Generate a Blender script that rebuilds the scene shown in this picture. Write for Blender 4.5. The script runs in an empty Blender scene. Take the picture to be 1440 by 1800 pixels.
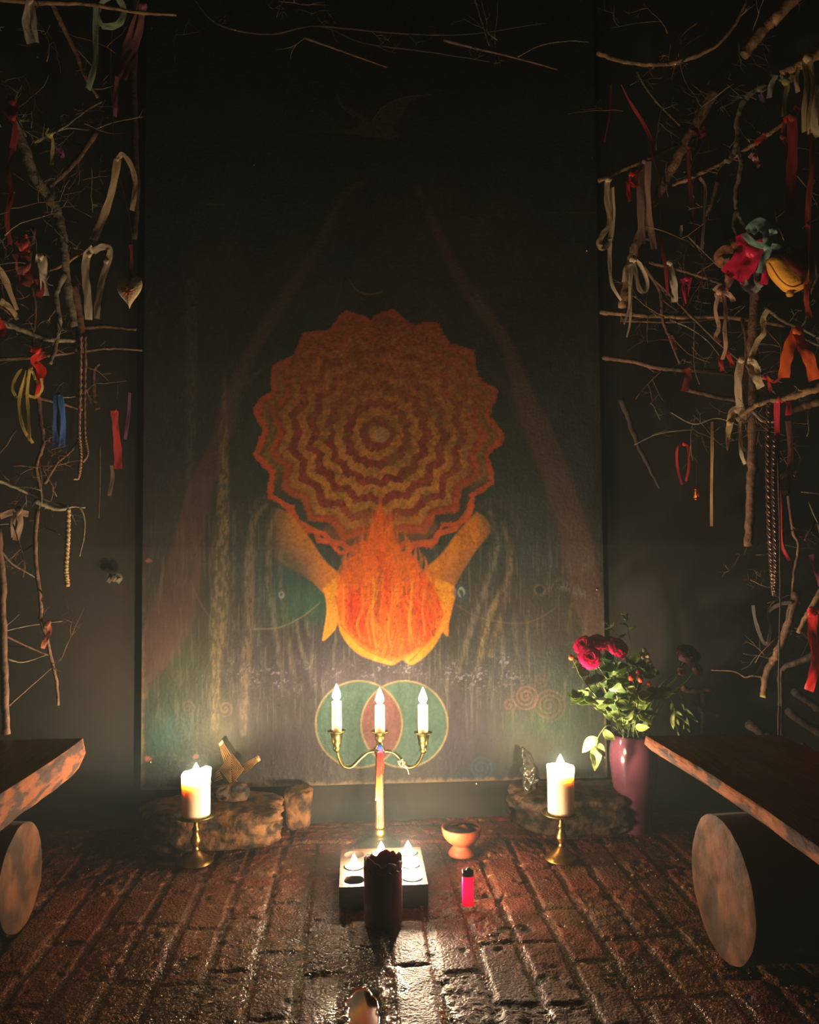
import bpy, bmesh, math, random
import numpy as np
from mathutils import Vector, Matrix, noise as mnoise

scene = bpy.context.scene
COL = scene.collection
random.seed(7)

# ------------------------------------------------------------------ camera
CAM = np.array([-0.0536, -2.1154, 0.7159]); YAW, PITCH, ROLL = 0.06629, 0.04512, -0.00778
FPX = 1400.0
def cam_axes():
    cy, sy = math.cos(YAW), math.sin(YAW)
    F = np.array([sy*math.cos(PITCH), cy*math.cos(PITCH), math.sin(PITCH)])
    R = np.array([cy, -sy, 0.0]); U = np.cross(R, F)
    return R*math.cos(ROLL)+U*math.sin(ROLL), U*math.cos(ROLL)-R*math.sin(ROLL), F
CR, CU, CF = cam_axes()
cd = bpy.data.cameras.new('camera'); cam = bpy.data.objects.new('camera', cd); COL.objects.link(cam)
cd.sensor_fit = 'HORIZONTAL'; cd.sensor_width = 36; cd.lens = 36*FPX/1440; cd.clip_start = 0.02
cam.matrix_world = Matrix(((CR[0], CU[0], -CF[0], CAM[0]), (CR[1], CU[1], -CF[1], CAM[1]), (CR[2], CU[2], -CF[2], CAM[2]), (0, 0, 0, 1)))
scene.camera = cam
# ------------------------------------------------------------------ world, exposure
w = bpy.data.worlds.new('night'); scene.world = w; w.use_nodes = True
w.node_tree.nodes['Background'].inputs[0].default_value = (0.9, 0.75, 0.6, 1)
w.node_tree.nodes['Background'].inputs[1].default_value = 0.0003
vs = scene.view_settings; vs.view_transform = 'Standard'; vs.look = 'None'; vs.gamma = 1; vs.use_curve_mapping = False
vs.exposure = 1.4
scene.cycles.use_denoising = True
scene.cycles.sample_clamp_indirect = 3.0
scene.cycles.max_bounces = 5
scene.cycles.diffuse_bounces = 3
scene.cycles.transparent_max_bounces = 24
FLAME = (1.0, 0.76, 0.50)          # colour of candle light
TAPER_W, PILLAR_W, TEA_W = .70, 5.2, 2.4
SMOKE_DENSITY = 0.0245

# ------------------------------------------------------------------ helpers
def ray(px, py):
    return CR*(px-720)/FPX - CU*(py-900)/FPX + CF
def P(px, py, Y):                     # the point of the world at depth Y seen there
    r = ray(px, py); t = (Y-CAM[1])/r[1]; return Vector(CAM+r*t)
def G(px, py, z=0.0):                 # the same on a level plane
    r = ray(px, py); t = (z-CAM[2])/r[2]; return Vector(CAM+r*t)
def M(Y): return (Y-CAM[1])/FPX       # metres per pixel at depth Y
def L(r, g, b):
    f = lambda c: (c/12.92 if c <= .04045 else ((c+.055)/1.055)**2.4)
    return (f(r/255), f(g/255), f(b/255))

def K_(c, k): return tuple(q*k for q in c)
def mat(name, col, rough=.7, metal=0, spec=.5, bump=0, bscale=60, col2=None, nscale=20, sss=0, sssr=(.02, .01, .005), trans=0, coat=0, stretch=None, detail=6, sheen=0, hard=.15):
    m = bpy.data.materials.new(name); m.use_nodes = True; nt = m.node_tree; N = nt.nodes; K = nt.links
    b = N['Principled BSDF']; out = N['Material Output']
    b.inputs['Base Color'].default_value = (*col, 1); b.inputs['Roughness'].default_value = rough
    b.inputs['Metallic'].default_value = metal; b.inputs['Specular IOR Level'].default_value = spec
    b.inputs['Coat Weight'].default_value = coat; b.inputs['Sheen Weight'].default_value = sheen
    tc = N.new('ShaderNodeTexCoord'); vec = tc.outputs['Object']
    if stretch:
        mp = N.new('ShaderNodeMapping'); mp.inputs['Scale'].default_value = stretch; K.new(vec, mp.inputs[0]); vec = mp.outputs[0]
    if col2:
        n = N.new('ShaderNodeTexNoise'); n.inputs['Scale'].default_value = nscale; n.inputs['Detail'].default_value = detail; K.new(vec, n.inputs['Vector'])
        r = N.new('ShaderNodeValToRGB'); r.color_ramp.elements[0].position = .5-hard; r.color_ramp.elements[1].position = .5+hard
        r.color_ramp.elements[0].color = (*col, 1); r.color_ramp.elements[1].color = (*col2, 1)
        K.new(n.outputs[0], r.inputs[0]); K.new(r.outputs[0], b.inputs['Base Color'])
    if bump:
        n = N.new('ShaderNodeTexNoise'); n.inputs['Scale'].default_value = bscale; n.inputs['Detail'].default_value = detail; K.new(vec, n.inputs['Vector'])
        u = N.new('ShaderNodeBump'); u.inputs['Strength'].default_value = bump; u.inputs['Distance'].default_value = .004
        K.new(n.outputs[0], u.inputs['Height']); K.new(u.outputs[0], b.inputs['Normal'])
    if sss:
        b.inputs['Subsurface Weight'].default_value = sss; b.inputs['Subsurface Radius'].default_value = sssr; b.inputs['Subsurface Scale'].default_value = 1
    if trans:
        t = N.new('ShaderNodeBsdfTranslucent'); t.inputs[0].default_value = (*col, 1)
        mx = N.new('ShaderNodeMixShader'); mx.inputs[0].default_value = trans
        K.new(b.outputs[0], mx.inputs[1]); K.new(t.outputs[0], mx.inputs[2]); K.new(mx.outputs[0], out.inputs[0])
    return m

def tag(o, label=None, cat=None, group=None, kind=None):
    if label: o['label'] = label
    if cat: o['category'] = cat
    if group: o['group'] = group
    if kind: o['kind'] = kind
    return o
def empty(name, loc, label, cat, group=None):
    o = bpy.data.objects.new(name, None); COL.objects.link(o); o.location = loc; o.empty_display_size = .02
    return tag(o, label, cat, group)

class MB:                              # one mesh being collected
    def __init__(s): s.v = []; s.f = []
    def add(s, v, f):
        k = len(s.v); s.v += [tuple(p) for p in v]; s.f += [tuple(i+k for i in q) for q in f]; return s
    def build(s, name, m, parent=None, smooth=True, origin=None):
        o3 = Vector(origin) if origin is not None else (parent.matrix_world.translation.copy() if False else Vector(parent_loc(parent)))
        me = bpy.data.meshes.new(name); me.from_pydata([(p[0]-o3[0], p[1]-o3[1], p[2]-o3[2]) for p in s.v], [], s.f); me.update()
        if smooth: me.polygons.foreach_set('use_smooth', [True]*len(me.polygons))
        me.materials.append(m) if m else None
        o = bpy.data.objects.new(name, me); COL.objects.link(o)
        if parent: o.parent = parent; o.location = o3-Vector(parent_loc(parent))
        else: o.location = o3
        return o
def parent_loc(p):
    v = Vector((0, 0, 0))
    while p: v += Vector(p.location); p = p.parent
    return v

def catmull(pts, n=6):
    pts = [np.array(p, float) for p in pts]
    if len(pts) < 3: return [pts[0]+(pts[-1]-pts[0])*i/n for i in range(n+1)]
    q = [2*pts[0]-pts[1]]+pts+[2*pts[-1]-pts[-2]]; out = []
    for i in range(1, len(q)-2):
        a, b, c, d = q[i-1], q[i], q[i+1], q[i+2]
        for k in range(n):
            t = k/n; out.append(.5*((2*b)+(c-a)*t+(2*a-5*b+4*c-d)*t*t+(3*b-3*c+d-a)*t**3))
    out.append(pts[-1]); return out

def tube(mb, pts, rad, seg=7, cap=True, wob=0):
    n = len(pts); rad = rad if hasattr(rad, '__len__') else [rad]*n
    pts = [Vector(p) for p in pts]; rings = []; up = None; v = []
    for i, p in enumerate(pts):
        t = (pts[min(i+1, n-1)]-pts[max(i-1, 0)])
        t = t.normalized() if t.length > 1e-9 else Vector((0, 0, 1))
        if up is None: up = t.orthogonal().normalized()
        up = (up-t*up.dot(t)); up = up.normalized() if up.length > 1e-6 else t.orthogonal().normalized()
        s = t.cross(up)
        for k in range(seg):
            a = 2*math.pi*k/seg; r = rad[i]*(1+wob*(random.random()-.5))
            v.append(p+(up*math.cos(a)+s*math.sin(a))*r)
    f = [(i*seg+k, i*seg+(k+1) % seg, (i+1)*seg+(k+1) % seg, (i+1)*seg+k) for i in range(n-1) for k in range(seg)]
    if cap: f += [tuple(range(seg-1, -1, -1)), tuple((n-1)*seg+k for k in range(seg))]
    mb.add(v, f); return mb

def lathe(mb, prof, c, seg=32, jit=None, flute=0, nfl=12):
    c = Vector(c); v = []
    for i, (r, z) in enumerate(prof):
        for k in range(seg):
            a = 2*math.pi*k/seg; rr = r*(1+(flute*(math.cos(nfl*a)) if flute else 0)); zz = z
            if jit: rr, zz = jit(i, a, rr, zz)
            v.append(c+Vector((rr*math.cos(a), rr*math.sin(a), zz)))
    f = [(i*seg+k, i*seg+(k+1) % seg, (i+1)*seg+(k+1) % seg, (i+1)*seg+k) for i in range(len(prof)-1) for k in range(seg)]
    f += [tuple(range(seg-1, -1, -1)), tuple((len(prof)-1)*seg+k for k in range(seg))]
    mb.add(v, f); return mb

def box(mb, c, s, R=None):
    c = Vector(c); R = R or Matrix.Identity(3)
    v = [c+R @ Vector((x*s[0]/2, y*s[1]/2, z*s[2]/2)) for x in (-1, 1) for y in (-1, 1) for z in (-1, 1)]
    mb.add(v, [(0, 1, 3, 2), (4, 6, 7, 5), (0, 4, 5, 1), (2, 3, 7, 6), (0, 2, 6, 4), (1, 5, 7, 3)]); return mb

# value noise on arrays
_rt = np.random.RandomState(3).rand(64, 256, 256)
def vn(x, y, s=0):
    xi = np.floor(x).astype(int); yi = np.floor(y).astype(int); fx = x-xi; fy = y-yi
    fx = fx*fx*(3-2*fx); fy = fy*fy*(3-2*fy); T = _rt[s % 64]
    g = lambda a, b: T[a % 256, b % 256]
    return (g(xi, yi)*(1-fx)+g(xi+1, yi)*fx)*(1-fy)+(g(xi, yi+1)*(1-fx)+g(xi+1, yi+1)*fx)*fy
def fbm(x, y, s=0, o=4):
    a = 0; k = .5; tot = 0
    for i in range(o): a = a+k*vn(x*2**i, y*2**i, s+i); tot += k; k *= .55
    return a/tot
def sstep(a, b, x):
    t = np.clip((x-a)/(b-a), 0, 1); return t*t*(3-2*t)

def grid_mesh(name, V, nu, nv, cols, m, extra=None):
    me = bpy.data.meshes.new(name)
    idx = (np.arange(nv-1)[:, None]*nu+np.arange(nu-1)[None, :]).ravel()
    F = np.stack([idx, idx+1, idx+nu+1, idx+nu], 1)
    me.vertices.add(len(V)); me.vertices.foreach_set('co', V.astype(np.float32).ravel())
    me.loops.add(F.size); me.loops.foreach_set('vertex_index', F.ravel().astype(np.int32))
    me.polygons.add(len(F)); me.polygons.foreach_set('loop_start', (np.arange(len(F))*4).astype(np.int32))
    me.polygons.foreach_set('use_smooth', np.ones(len(F), bool))
    me.update(calc_edges=True)
    a = me.color_attributes.new('paint', 'FLOAT_COLOR', 'POINT')
    a.data.foreach_set('color', np.concatenate([cols, np.ones((len(cols), 1))], 1).astype(np.float32).ravel())
    for k, arr in (extra or {}).items():
        e = me.attributes.new(k, 'FLOAT', 'POINT'); e.data.foreach_set('value', arr.astype(np.float32).ravel())
    me.materials.append(m)
    o = bpy.data.objects.new(name, me); COL.objects.link(o); return o

# ------------------------------------------------------------------ materials
m_wall = mat('dark_limewash', L(32, 26, 20), .9, bump=.5, bscale=14, col2=L(21, 18, 15), nscale=3)
m_bark = [mat('bark_tan', L(150, 112, 74), .75, bump=.7, bscale=90, col2=L(92, 66, 44), nscale=40),
          mat('bark_brown', L(112, 78, 52), .75, bump=.7, bscale=90, col2=L(70, 48, 34), nscale=40),
          mat('bark_grey', L(122, 112, 88), .75, bump=.7, bscale=90, col2=L(78, 66, 50), nscale=40),
          mat('bark_dark', L(58, 40, 30), .8, bump=.7, bscale=90, col2=L(36, 26, 20), nscale=40)]
m_wax = mat('ivory_wax', L(236, 216, 184), .35, sss=1, sssr=(.015, .015, .0145), spec=.4)
m_plum = mat('plum_wax', L(92, 50, 62), .34, sss=.5, sssr=(.010, .004, .004), bump=.12, bscale=25)
m_wick = mat('wick', (.01, .008, .006), .9)
m_brass = mat('aged_brass', L(168, 122, 62), .36, metal=1, bump=.25, bscale=45, col2=L(104, 84, 46), nscale=30)
m_brass2 = mat('tarnished_brass', L(140, 120, 66), .4, metal=1, bump=.25, bscale=45, col2=L(78, 84, 52), nscale=26)
m_alu = mat('tealight_cup', (.8, .8, .8), .25, metal=1)

def flame_mat():
    m = bpy.data.materials.new('flame'); m.use_nodes = True; nt = m.node_tree; N = nt.nodes; K = nt.links
    N.remove(N['Principled BSDF']); out = N['Material Output']
    e = N.new('ShaderNodeEmission'); e.inputs[0].default_value = (1, .80, .50, 1); e.inputs[1].default_value = 26
    t = N.new('ShaderNodeBsdfTransparent'); a = N.new('ShaderNodeAddShader')
    K.new(e.outputs[0], a.inputs[0]); K.new(t.outputs[0], a.inputs[1]); K.new(a.outputs[0], out.inputs[0])
    m.cycles.emission_sampling = 'NONE'
    return m
m_flame = flame_mat()
def flame(parent, base, h, r, watt):
    base = Vector(base); mb = MB()
    prof = [(.0005, 0), (.55*r, .08*h), (.95*r, .22*h), (r, .34*h), (.84*r, .52*h), (.52*r, .72*h), (.22*r, .9*h), (.0004, h)]
    lathe(mb, prof, base, 14); mb.build('flame', m_flame, parent, origin=base)
    ld = bpy.data.lights.new('candle_light', 'POINT'); ld.color = FLAME; ld.energy = watt; ld.shadow_soft_size = r*.75
    lo = bpy.data.objects.new('candle_light', ld); COL.objects.link(lo); lo.parent = parent
    lo.location = base+Vector((0, 0, h*.45))-parent_loc(parent)
def wick(parent, base, h=.01):
    mb = MB(); b = Vector(base); tube(mb, [b, b+Vector((.0005, 0, h*.6)), b+Vector((.0018, 0, h))], .0011, 6); mb.build('wick', m_wick, parent)

# ------------------------------------------------------------------ room shell
def wallq(name, pts, m):
    mb = MB(); mb.add(pts, [(0, 1, 2, 3)]); o = mb.build(name, m, smooth=False, origin=(0, 0, 0)); o['kind'] = 'structure'; return o
def slab(name, lo, hi, m):
    mb = MB(); c = [(a+b)/2 for a, b in zip(lo, hi)]; box(mb, c, [b-a for a, b in zip(lo, hi)]); o = mb.build(name, m, smooth=False, origin=c); o['kind'] = 'structure'; return o
slab('wall_back', (-1.7, .035, -.05), (1.7, .13, 2.9), m_wall)
slab('wall_left', (-1.80, -3.2, -.05), (-1.70, .13, 2.9), m_wall)
slab('wall_right', (1.70, -3.2, -.05), (1.80, .13, 2.9), m_wall)
slab('ceiling', (-1.8, -3.2, 2.9), (1.8, .13, 3.0), m_wall)

# floor: worn wet bricks
def make_floor():
    x0, x1, y0, y1 = -1.28, 1.28, -1.42, .034; st = .0034
    nu = int((x1-x0)/st); nv = int((y1-y0)/st)
    X, Y = np.meshgrid(np.linspace(x0, x1, nu), np.linspace(y0, y1, nv)); x = X.ravel(); y = Y.ravel()
    wx = x+.010*(fbm(x*6, y*6, 5)-.5)+.004*(fbm(x*40, y*40, 6)-.5); wy = y+.016*(fbm(x*6, y*6, 9)-.5)+.004*(fbm(x*40, y*40, 11)-.5)
    # soldier course against the wall, stretcher columns running to the viewer
    W, Lh = .078, .205
    ci = np.floor(wx/W); fx = wx/W-ci
    off = (_rt[1][(ci.astype(int)) % 256, 7])*.9
    v = wy/Lh+off; ri = np.floor(v); fy = v-ri
    dx = np.minimum(fx, 1-fx)*W; dy = np.minimum(fy, 1-fy)*Lh
    back = wy > -.125
    cb = np.floor(wx/.225); fb = wx/.225-cb
    dxb = np.minimum(fb, 1-fb)*.225; dyb = np.minimum(np.abs(wy+.125), np.abs(wy-.0))
    rr = np.where(back, (wy > -.01)*1.0, ri); cc = np.where(back, cb+77, ci)
    d = np.where(back, np.minimum(dxb, dyb), np.minimum(np.minimum(dx, dy), np.abs(wy+.125)))
    h1 = _rt[2][cc.astype(int) % 256, rr.astype(int) % 256]; h2 = _rt[3][cc.astype(int) % 256, rr.astype(int) % 256]; h3 = _rt[4][cc.astype(int) % 256, rr.astype(int) % 256]
    jw = .0035+.004*fbm(x*14, y*14, 20)
    joint = 1-sstep(jw, jw+.005, d)
    rough = fbm(x*55, y*55, 22, 5); big = fbm(x*7, y*7, 25)
    pit = sstep(.66, .8, fbm(x*30, y*30, 28, 4))
    worn = (h3 > .45)                                       # bricks whose face has crumbled
    fine = fbm(x*160, y*160, 30, 3)
    z = (h1-.5)*.004+(big-.5)*.012-joint*.0034+(rough-.5)*(.002+.005*worn)-pit*.0035+(fine-.5)*(.0012+.0022*worn)*(1+joint)
    # puddle
    c = G(640, 1765); pd = np.hypot((x-c[0])/.036, (y-c[1])/.085)+.35*(fbm(x*30, y*30, 33)-.5)
    pud = 1-sstep(.7, 1.05, pd)
    z = z*(1-pud)+(-.004)*pud
    z -= .006
    a = np.array(L(104, 54, 40)); b = np.array(L(84, 54, 42)); g = np.array(L(120, 96, 70)); k = np.array(L(44, 34, 28))
    t = (h2*.8+.4*(big-.3))[:, None]; c_ = a*(1-np.clip(t, 0, 1))+b*np.clip(t, 0, 1)
    c_ = c_*(.65+.7*rough[:, None])
    mo = (joint*(.35+.65*fbm(x*60, y*60, 44)))[:, None]; c_ = c_*(1-mo*.6)+g*.35*mo*.6
    gr = (sstep(.55, .72, fbm(x*9, y*9, 51))*.5)[:, None]; c_ = c_*(1-gr)+np.array(L(88, 80, 62))*gr
    ch = (sstep(.78, .84, fbm(x*75, y*75, 48, 2)))[:, None]*.8; c_ = c_*(1-ch)+np.array(L(170, 140, 105))*ch
    c_ = c_*(1-pit[:, None])+k*pit[:, None]; c_ = c_*(1-pud[:, None])+np.array(L(22, 20, 18))*pud[:, None]
    wetn = fbm(x*5, y*3.2, 60, 4)
    near = sstep(.30, .85, -y)                              # the trodden middle is wet, the wall side is dry
    wet = np.clip(sstep(.40, .52, wetn+.12*worn+.14*joint-.03), 0, 1)*near
    wet = np.maximum(wet*(1-.75*sstep(.55, 1.0, np.abs(x))), pud)
    c_ = c_*np.array([.74, .54, .46])
    V = np.stack([x, y, z], 1)
    m = bpy.data.materials.new('wet_brick'); m.use_nodes = True; nt = m.node_tree; N = nt.nodes; K = nt.links; bs = N['Principled BSDF']
    ac = N.new('ShaderNodeAttribute'); ac.attribute_name = 'paint'; K.new(ac.outputs['Color'], bs.inputs['Base Color'])
    aw = N.new('ShaderNodeAttribute'); aw.attribute_name = 'wet'; ap = N.new('ShaderNodeAttribute'); ap.attribute_name = 'pool'
    mr = N.new('ShaderNodeMapRange'); mr.inputs[3].default_value = .5; mr.inputs[4].default_value = .05; K.new(aw.outputs['Fac'], mr.inputs[0])
    mr3 = N.new('ShaderNodeMath'); mr3.operation = 'MULTIPLY_ADD'; mr3.inputs[1].default_value = .02; K.new(ap.outputs['Fac'], mr3.inputs[0]); K.new(mr.outputs[0], mr3.inputs[2])
    K.new(mr3.outputs[0], bs.inputs['Roughness'])
    ms = N.new('ShaderNodeMapRange'); ms.inputs[3].default_value = .3; ms.inputs[4].default_value = 1.0; K.new(aw.outputs['Fac'], ms.inputs[0]); K.new(ms.outputs[0], bs.inputs['Specular IOR Level'])
    tc = N.new('ShaderNodeTexCoord'); n = N.new('ShaderNodeTexNoise'); n.inputs['Scale'].default_value = 210; n.inputs['Detail'].default_value = 1.6; n.inputs['Roughness'].default_value = .5; K.new(tc.outputs['Object'], n.inputs['Vector'])
    sb = N.new('ShaderNodeMath'); sb.operation = 'MULTIPLY_ADD'; sb.inputs[1].default_value = -.9; sb.inputs[2].default_value = .9; K.new(ap.outputs['Fac'], sb.inputs[0])
    bu = N.new('ShaderNodeBump'); bu.inputs['Distance'].default_value = .006; s2 = N.new('ShaderNodeMapRange'); s2.inputs[3].default_value = .55; s2.inputs[4].default_value = 1.0; K.new(aw.outputs['Fac'], s2.inputs[0])
    s3 = N.new('ShaderNodeMath'); s3.operation = 'MULTIPLY'; K.new(sb.outputs[0], s3.inputs[0]); K.new(s2.outputs[0], s3.inputs[1]); K.new(s3.outputs[0], bu.inputs['Strength']); K.new(n.outputs[0], bu.inputs['Height']); K.new(bu.outputs[0], bs.inputs['Normal'])
    o = grid_mesh('floor', V, nu, nv, c_, m, {'wet': wet, 'pool': pud}); o['kind'] = 'structure'
    # floor continues behind the camera
    mb = MB(); mb.add([(-1.8, -3.2, -.018), (1.8, -3.2, -.018), (1.8, .035, -.018), (-1.8, .035, -.018)], [(0, 1, 2, 3)])
    f2 = mb.build('floor', mat('brick_far', L(80, 45, 34), .5, bump=.5, bscale=20), smooth=False, origin=(0, 0, 0)); f2['kind'] = 'structure'
make_floor()

# ------------------------------------------------------------------ the painted board
def seg_d(px, py, a, b):
    ax, ay = a; bx, by = b; vx, vy = bx-ax, by-ay; t = np.clip(((px-ax)*vx+(py-ay)*vy)/(vx*vx+vy*vy+1e-9), 0, 1)
    return np.hypot(px-ax-t*vx, py-ay-t*vy), t
def band(px, py, pts, soft=2.0):      # pts: (x, y, width) ; 1 inside
    pp = catmull([np.array(p, float) for p in pts], 6) if len(pts) > 2 else [np.array(p, float) for p in pts]
    m = np.zeros_like(px)
    for a, b in zip(pp[:-1], pp[1:]):
        d, t = seg_d(px, py, a[:2], b[:2]); wd = (a[2]+(b[2]-a[2])*t)/2
        m = np.maximum(m, 1-sstep(wd-soft, wd+soft, d))
    return m
def poly(px, py, pts, soft=1.5, curve=True):
    pp = catmull([np.array(p, float) for p in pts+[pts[0]]], 5) if curve else [np.array(p, float) for p in pts+[pts[0]]]
    ins = np.zeros(px.shape, bool); dm = np.full(px.shape, 1e9)
    for a, b in zip(pp[:-1], pp[1:]):
        d, _ = seg_d(px, py, a[:2], b[:2]); dm = np.minimum(dm, d)
        c = ((a[1] > py) != (b[1] > py)); xx = (b[0]-a[0])*(py-a[1])/((b[1]-a[1]) if abs(b[1]-a[1]) > 1e-9 else 1e-9)+a[0]
        ins ^= (c & (px < xx))
    s = np.where(ins, dm, -dm); return sstep(-soft, soft, s)
def C(r, g, b, k=1.0):                # paint colour as it reads by candle light
    l = L(r, g, b); g = .3*l[0]+.5*l[1]+.2*l[2]; l = [g+(q-g)*1.0 for q in l]
    return np.array([l[0], l[1]/.90, l[2]/.80])*k

def make_board():
    x0, x1, z0, z1 = -.61, .61, .10, 2.52; st = .0023
    nu = int((x1-x0)/st)+1; nv = int((z1-z0)/st)+1
    X, Z = np.meshgrid(np.linspace(x0, x1, nu), np.linspace(z0, z1, nv)); x = X.ravel(); z = Z.ravel()
    v = np.stack([x, np.zeros_like(x), z], 1)-CAM; zc = v @ CF
    px = 720+FPX*(v @ CR)/zc; py = 900-FPX*(v @ CU)/zc
    c = np.zeros((len(x), 3))+C(100, 92, 80)
    def mix(m, col, a=1.0):
        nonlocal c
        m = np.clip(m*a, 0, 1)[:, None]; c = c*(1-m)+np.asarray(col)*m
    def blob(cx, cy, rx, ry): return np.exp(-(((px-cx)/rx)**2+((py-cy)/ry)**2))
    n1 = fbm(px/60, py/90, 1); n2 = fbm(px/14, py/40, 2); n3 = fbm(px/3.0, py/9, 3, 3); n4 = fbm(px/2.2, py/2.2, 8, 2); streak = fbm(px/3.2, py/55, 12, 3)
    # soft fields of colour
    for cx, cy, rx, ry, col, a in [(300, 600, 60, 260, (84, 78, 88), .7), (520, 700, 110, 260, (62, 92, 68), .9), (800, 800, 150, 220, (66, 92, 72), .8), (400, 560, 120, 120, (96, 84, 70), .6),
                                   (660, 420, 160, 120, (100, 84, 58), .8), (600, 470, 60, 70, (88, 92, 100), .5), (940, 560, 90, 200, (84, 78, 64), .8), (1020, 820, 60, 240, (88, 96, 92), .6),
                                   (940, 930, 80, 80, (92, 100, 104), .7), (300, 900, 50, 120, (96, 92, 88), .6), (500, 1010, 90, 60, (88, 100, 104), .8), (545, 1070, 50, 30, (58, 118, 90), .8),
                                   (500, 1150, 120, 60, (104, 88, 98), .8), (330, 1170, 60, 60, (104, 116, 84), .7), (300, 1290, 70, 70, (72, 108, 88), .85), (275, 1320, 40, 50, (72, 110, 100), .5),
                                   (390, 1310, 45, 60, (138, 126, 78), .6), (520, 1310, 90, 80, (100, 84, 90), .8), (820, 1290, 80, 90, (102, 84, 98), .8), (850, 1370, 60, 30, (78, 98, 112), .6),
                                   (960, 1280, 80, 50, (96, 120, 86), .9), (1010, 1220, 60, 60, (84, 112, 92), .6), (900, 1170, 80, 40, (96, 108, 110), .6), (950, 1320, 60, 40, (126, 112, 80), .6),
                                   (640, 1190, 160, 30, (118, 94, 104), .8), (1030, 1000, 40, 160, (104, 84, 76), .5), (870, 1070, 90, 50, (104, 88, 84), .7)]:
        mix(blob(cx, cy, rx, ry)*(.7+.6*n1), C(*col), a)
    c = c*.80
    # arched folds
    fold = C(128, 102, 84); mauve = C(126, 92, 84)
    mix(band(px, py, [(640, 320, 10), (600, 350, 12), (565, 425, 16), (530, 480, 20), (500, 525, 24), (465, 580, 24), (430, 640, 20), (408, 700, 26), (398, 760, 30)], 6), fold, .75)
    mix(band(px, py, [(400, 700, 24), (385, 780, 30), (352, 860, 44), (335, 940, 50), (318, 1020, 66), (300, 1090, 80), (272, 1150, 60), (252, 1200, 20)], 4), mauve, .8)
    mix(band(px, py, [(405, 690, 14), (450, 658, 10), (490, 630, 6)], 4), fold, .5)
    mix(band(px, py, [(735, 330, 8), (775, 420, 16), (815, 500, 24), (860, 560, 24), (893, 610, 22), (915, 680, 34), (945, 750, 44), (975, 830, 50), (1005, 920, 52), (1022, 1000, 56), (1040, 1080, 50), (1052, 1150, 30)], 5), C(134, 100, 86), .8)
    mix(band(px, py, [(850, 640, 6), (885, 680, 14), (925, 760, 16), (950, 820, 10)], 5), mauve, .4)
    mix(band(px, py, [(955, 882, 2), (990, 920, 3), (1010, 945, 3)], 1), C(150, 130, 100), .5)
    mix(band(px, py, [(335, 1020, 2), (355, 1065, 3), (375, 1090, 2)], 1), C(150, 130, 100), .5)
    mix(blob(655, 120, 420, 210), C(40, 36, 42), .5)  # darkens the top of the board: fading candle light put into the paint
    # falling water
    och = C(196, 164, 104); pale = C(164, 148, 122)
    sp = sstep(.42, .62, n3)
    for pts, col, a in [([(395, 655, 2), (394, 760, 14), (392, 900, 22), (390, 1000, 26), (385, 1100, 30), (380, 1200, 16), (378, 1280, 12)], C(176, 148, 100), .6),
                        ([(338, 500, 22), (336, 700, 20), (333, 800, 12), (330, 900, 8)], pale, .30), ([(470, 885, 6), (445, 920, 12), (438, 1020, 16), (437, 1100, 16), (430, 1200, 18), (428, 1290, 10)], C(158, 132, 104), .7),
                        ([(500, 885, 6), (475, 930, 8), (473, 1020, 12), (482, 1090, 10), (492, 1170, 6)], pale, .6), ([(505, 920, 6), (492, 1000, 6), (500, 1080, 10), (515, 1180, 8)], C(165, 148, 108), .6),
                        ([(515, 1050, 5), (528, 1130, 8), (540, 1175, 5)], pale, .6), ([(535, 1060, 4), (545, 1120, 6)], pale, .4), ([(412, 900, 4), (410, 1000, 8), (408, 1180, 6)], pale, .35),
                        ([(460, 960, 3), (455, 1100, 6), (465, 1200, 5)], C(120, 126, 104), .5),
                        ([(862, 900, 8), (875, 960, 8), (850, 1040, 8), (830, 1100, 10), (806, 1180, 8)], pale, .6), ([(885, 920, 6), (898, 1000, 8), (862, 1080, 12), (838, 1180, 9)], C(166, 142, 88), .6),
                        ([(900, 950, 5), (890, 1040, 8), (862, 1150, 10)], C(150, 120, 90), .55), ([(880, 1090, 6), (886, 1170, 8)], pale, .4), ([(905, 1080, 5), (910, 1180, 6)], pale, .35),
                        ([(930, 1060, 5), (928, 1170, 6)], pale, .3), ([(1005, 1060, 6), (1000, 1110, 8)], C(165, 140, 90), .4), ([(840, 890, 12), (870, 880, 14), (900, 900, 16), (915, 950, 10)], C(112, 96, 90), .6),
                        ([(440, 900, 10), (465, 876, 14), (500, 880, 14)], C(116, 100, 92), .6)]:
        mix(band(px, py, pts, 4)*(.3+.7*sp), col, min(1, a*1.15))
    mix(sstep(.60, .75, streak)*sstep(820, 1000, py)*(1-sstep(1220, 1330, py)), C(160, 146, 120), .42)
    # arcs of the cloak
    ar = band(px, py, [(445, 1106, 2.4), (490, 1103, 2.4), (530, 1085, 2.4), (562, 1060, 2.4)], 1)
    mix(poly(px, py, [(440, 1000), (500, 980), (570, 1040), (560, 1062), (530, 1085), (490, 1103), (445, 1104)], 10)*sstep(455, 520, px), C(70, 108, 90), .55)
    mix(ar, C(176, 160, 120), .8)
    mix(band(px, py, [(800, 1062, 2), (830, 1080, 2), (860, 1090, 2), (910, 1096, 2), (945, 1088, 2), (975, 1070, 2)], 1), C(170, 130, 100), .5)
    # sun disc of zigzag rings
    cx, cy = 664, 763
    rx, ry = px-cx, (py-cy)*1.0; r = np.hypot(rx, ry); th = np.arctan2(ry, rx)+.16
    tri = 2*np.abs(((th*17/(2*math.pi)) % 1)-.5)*2-1
    amp = .052; rw = r*(1+amp*tri)+11*(fbm(px/20, py/20, 15)-.5)+5*(n4-.5)+5*(fbm(px/6, py/6, 16, 2)-.5)
    R0 = 212; body = 1-sstep(R0-2, R0+2, rw)
    per = 31.0; ph = (rw/per) % 1
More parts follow.
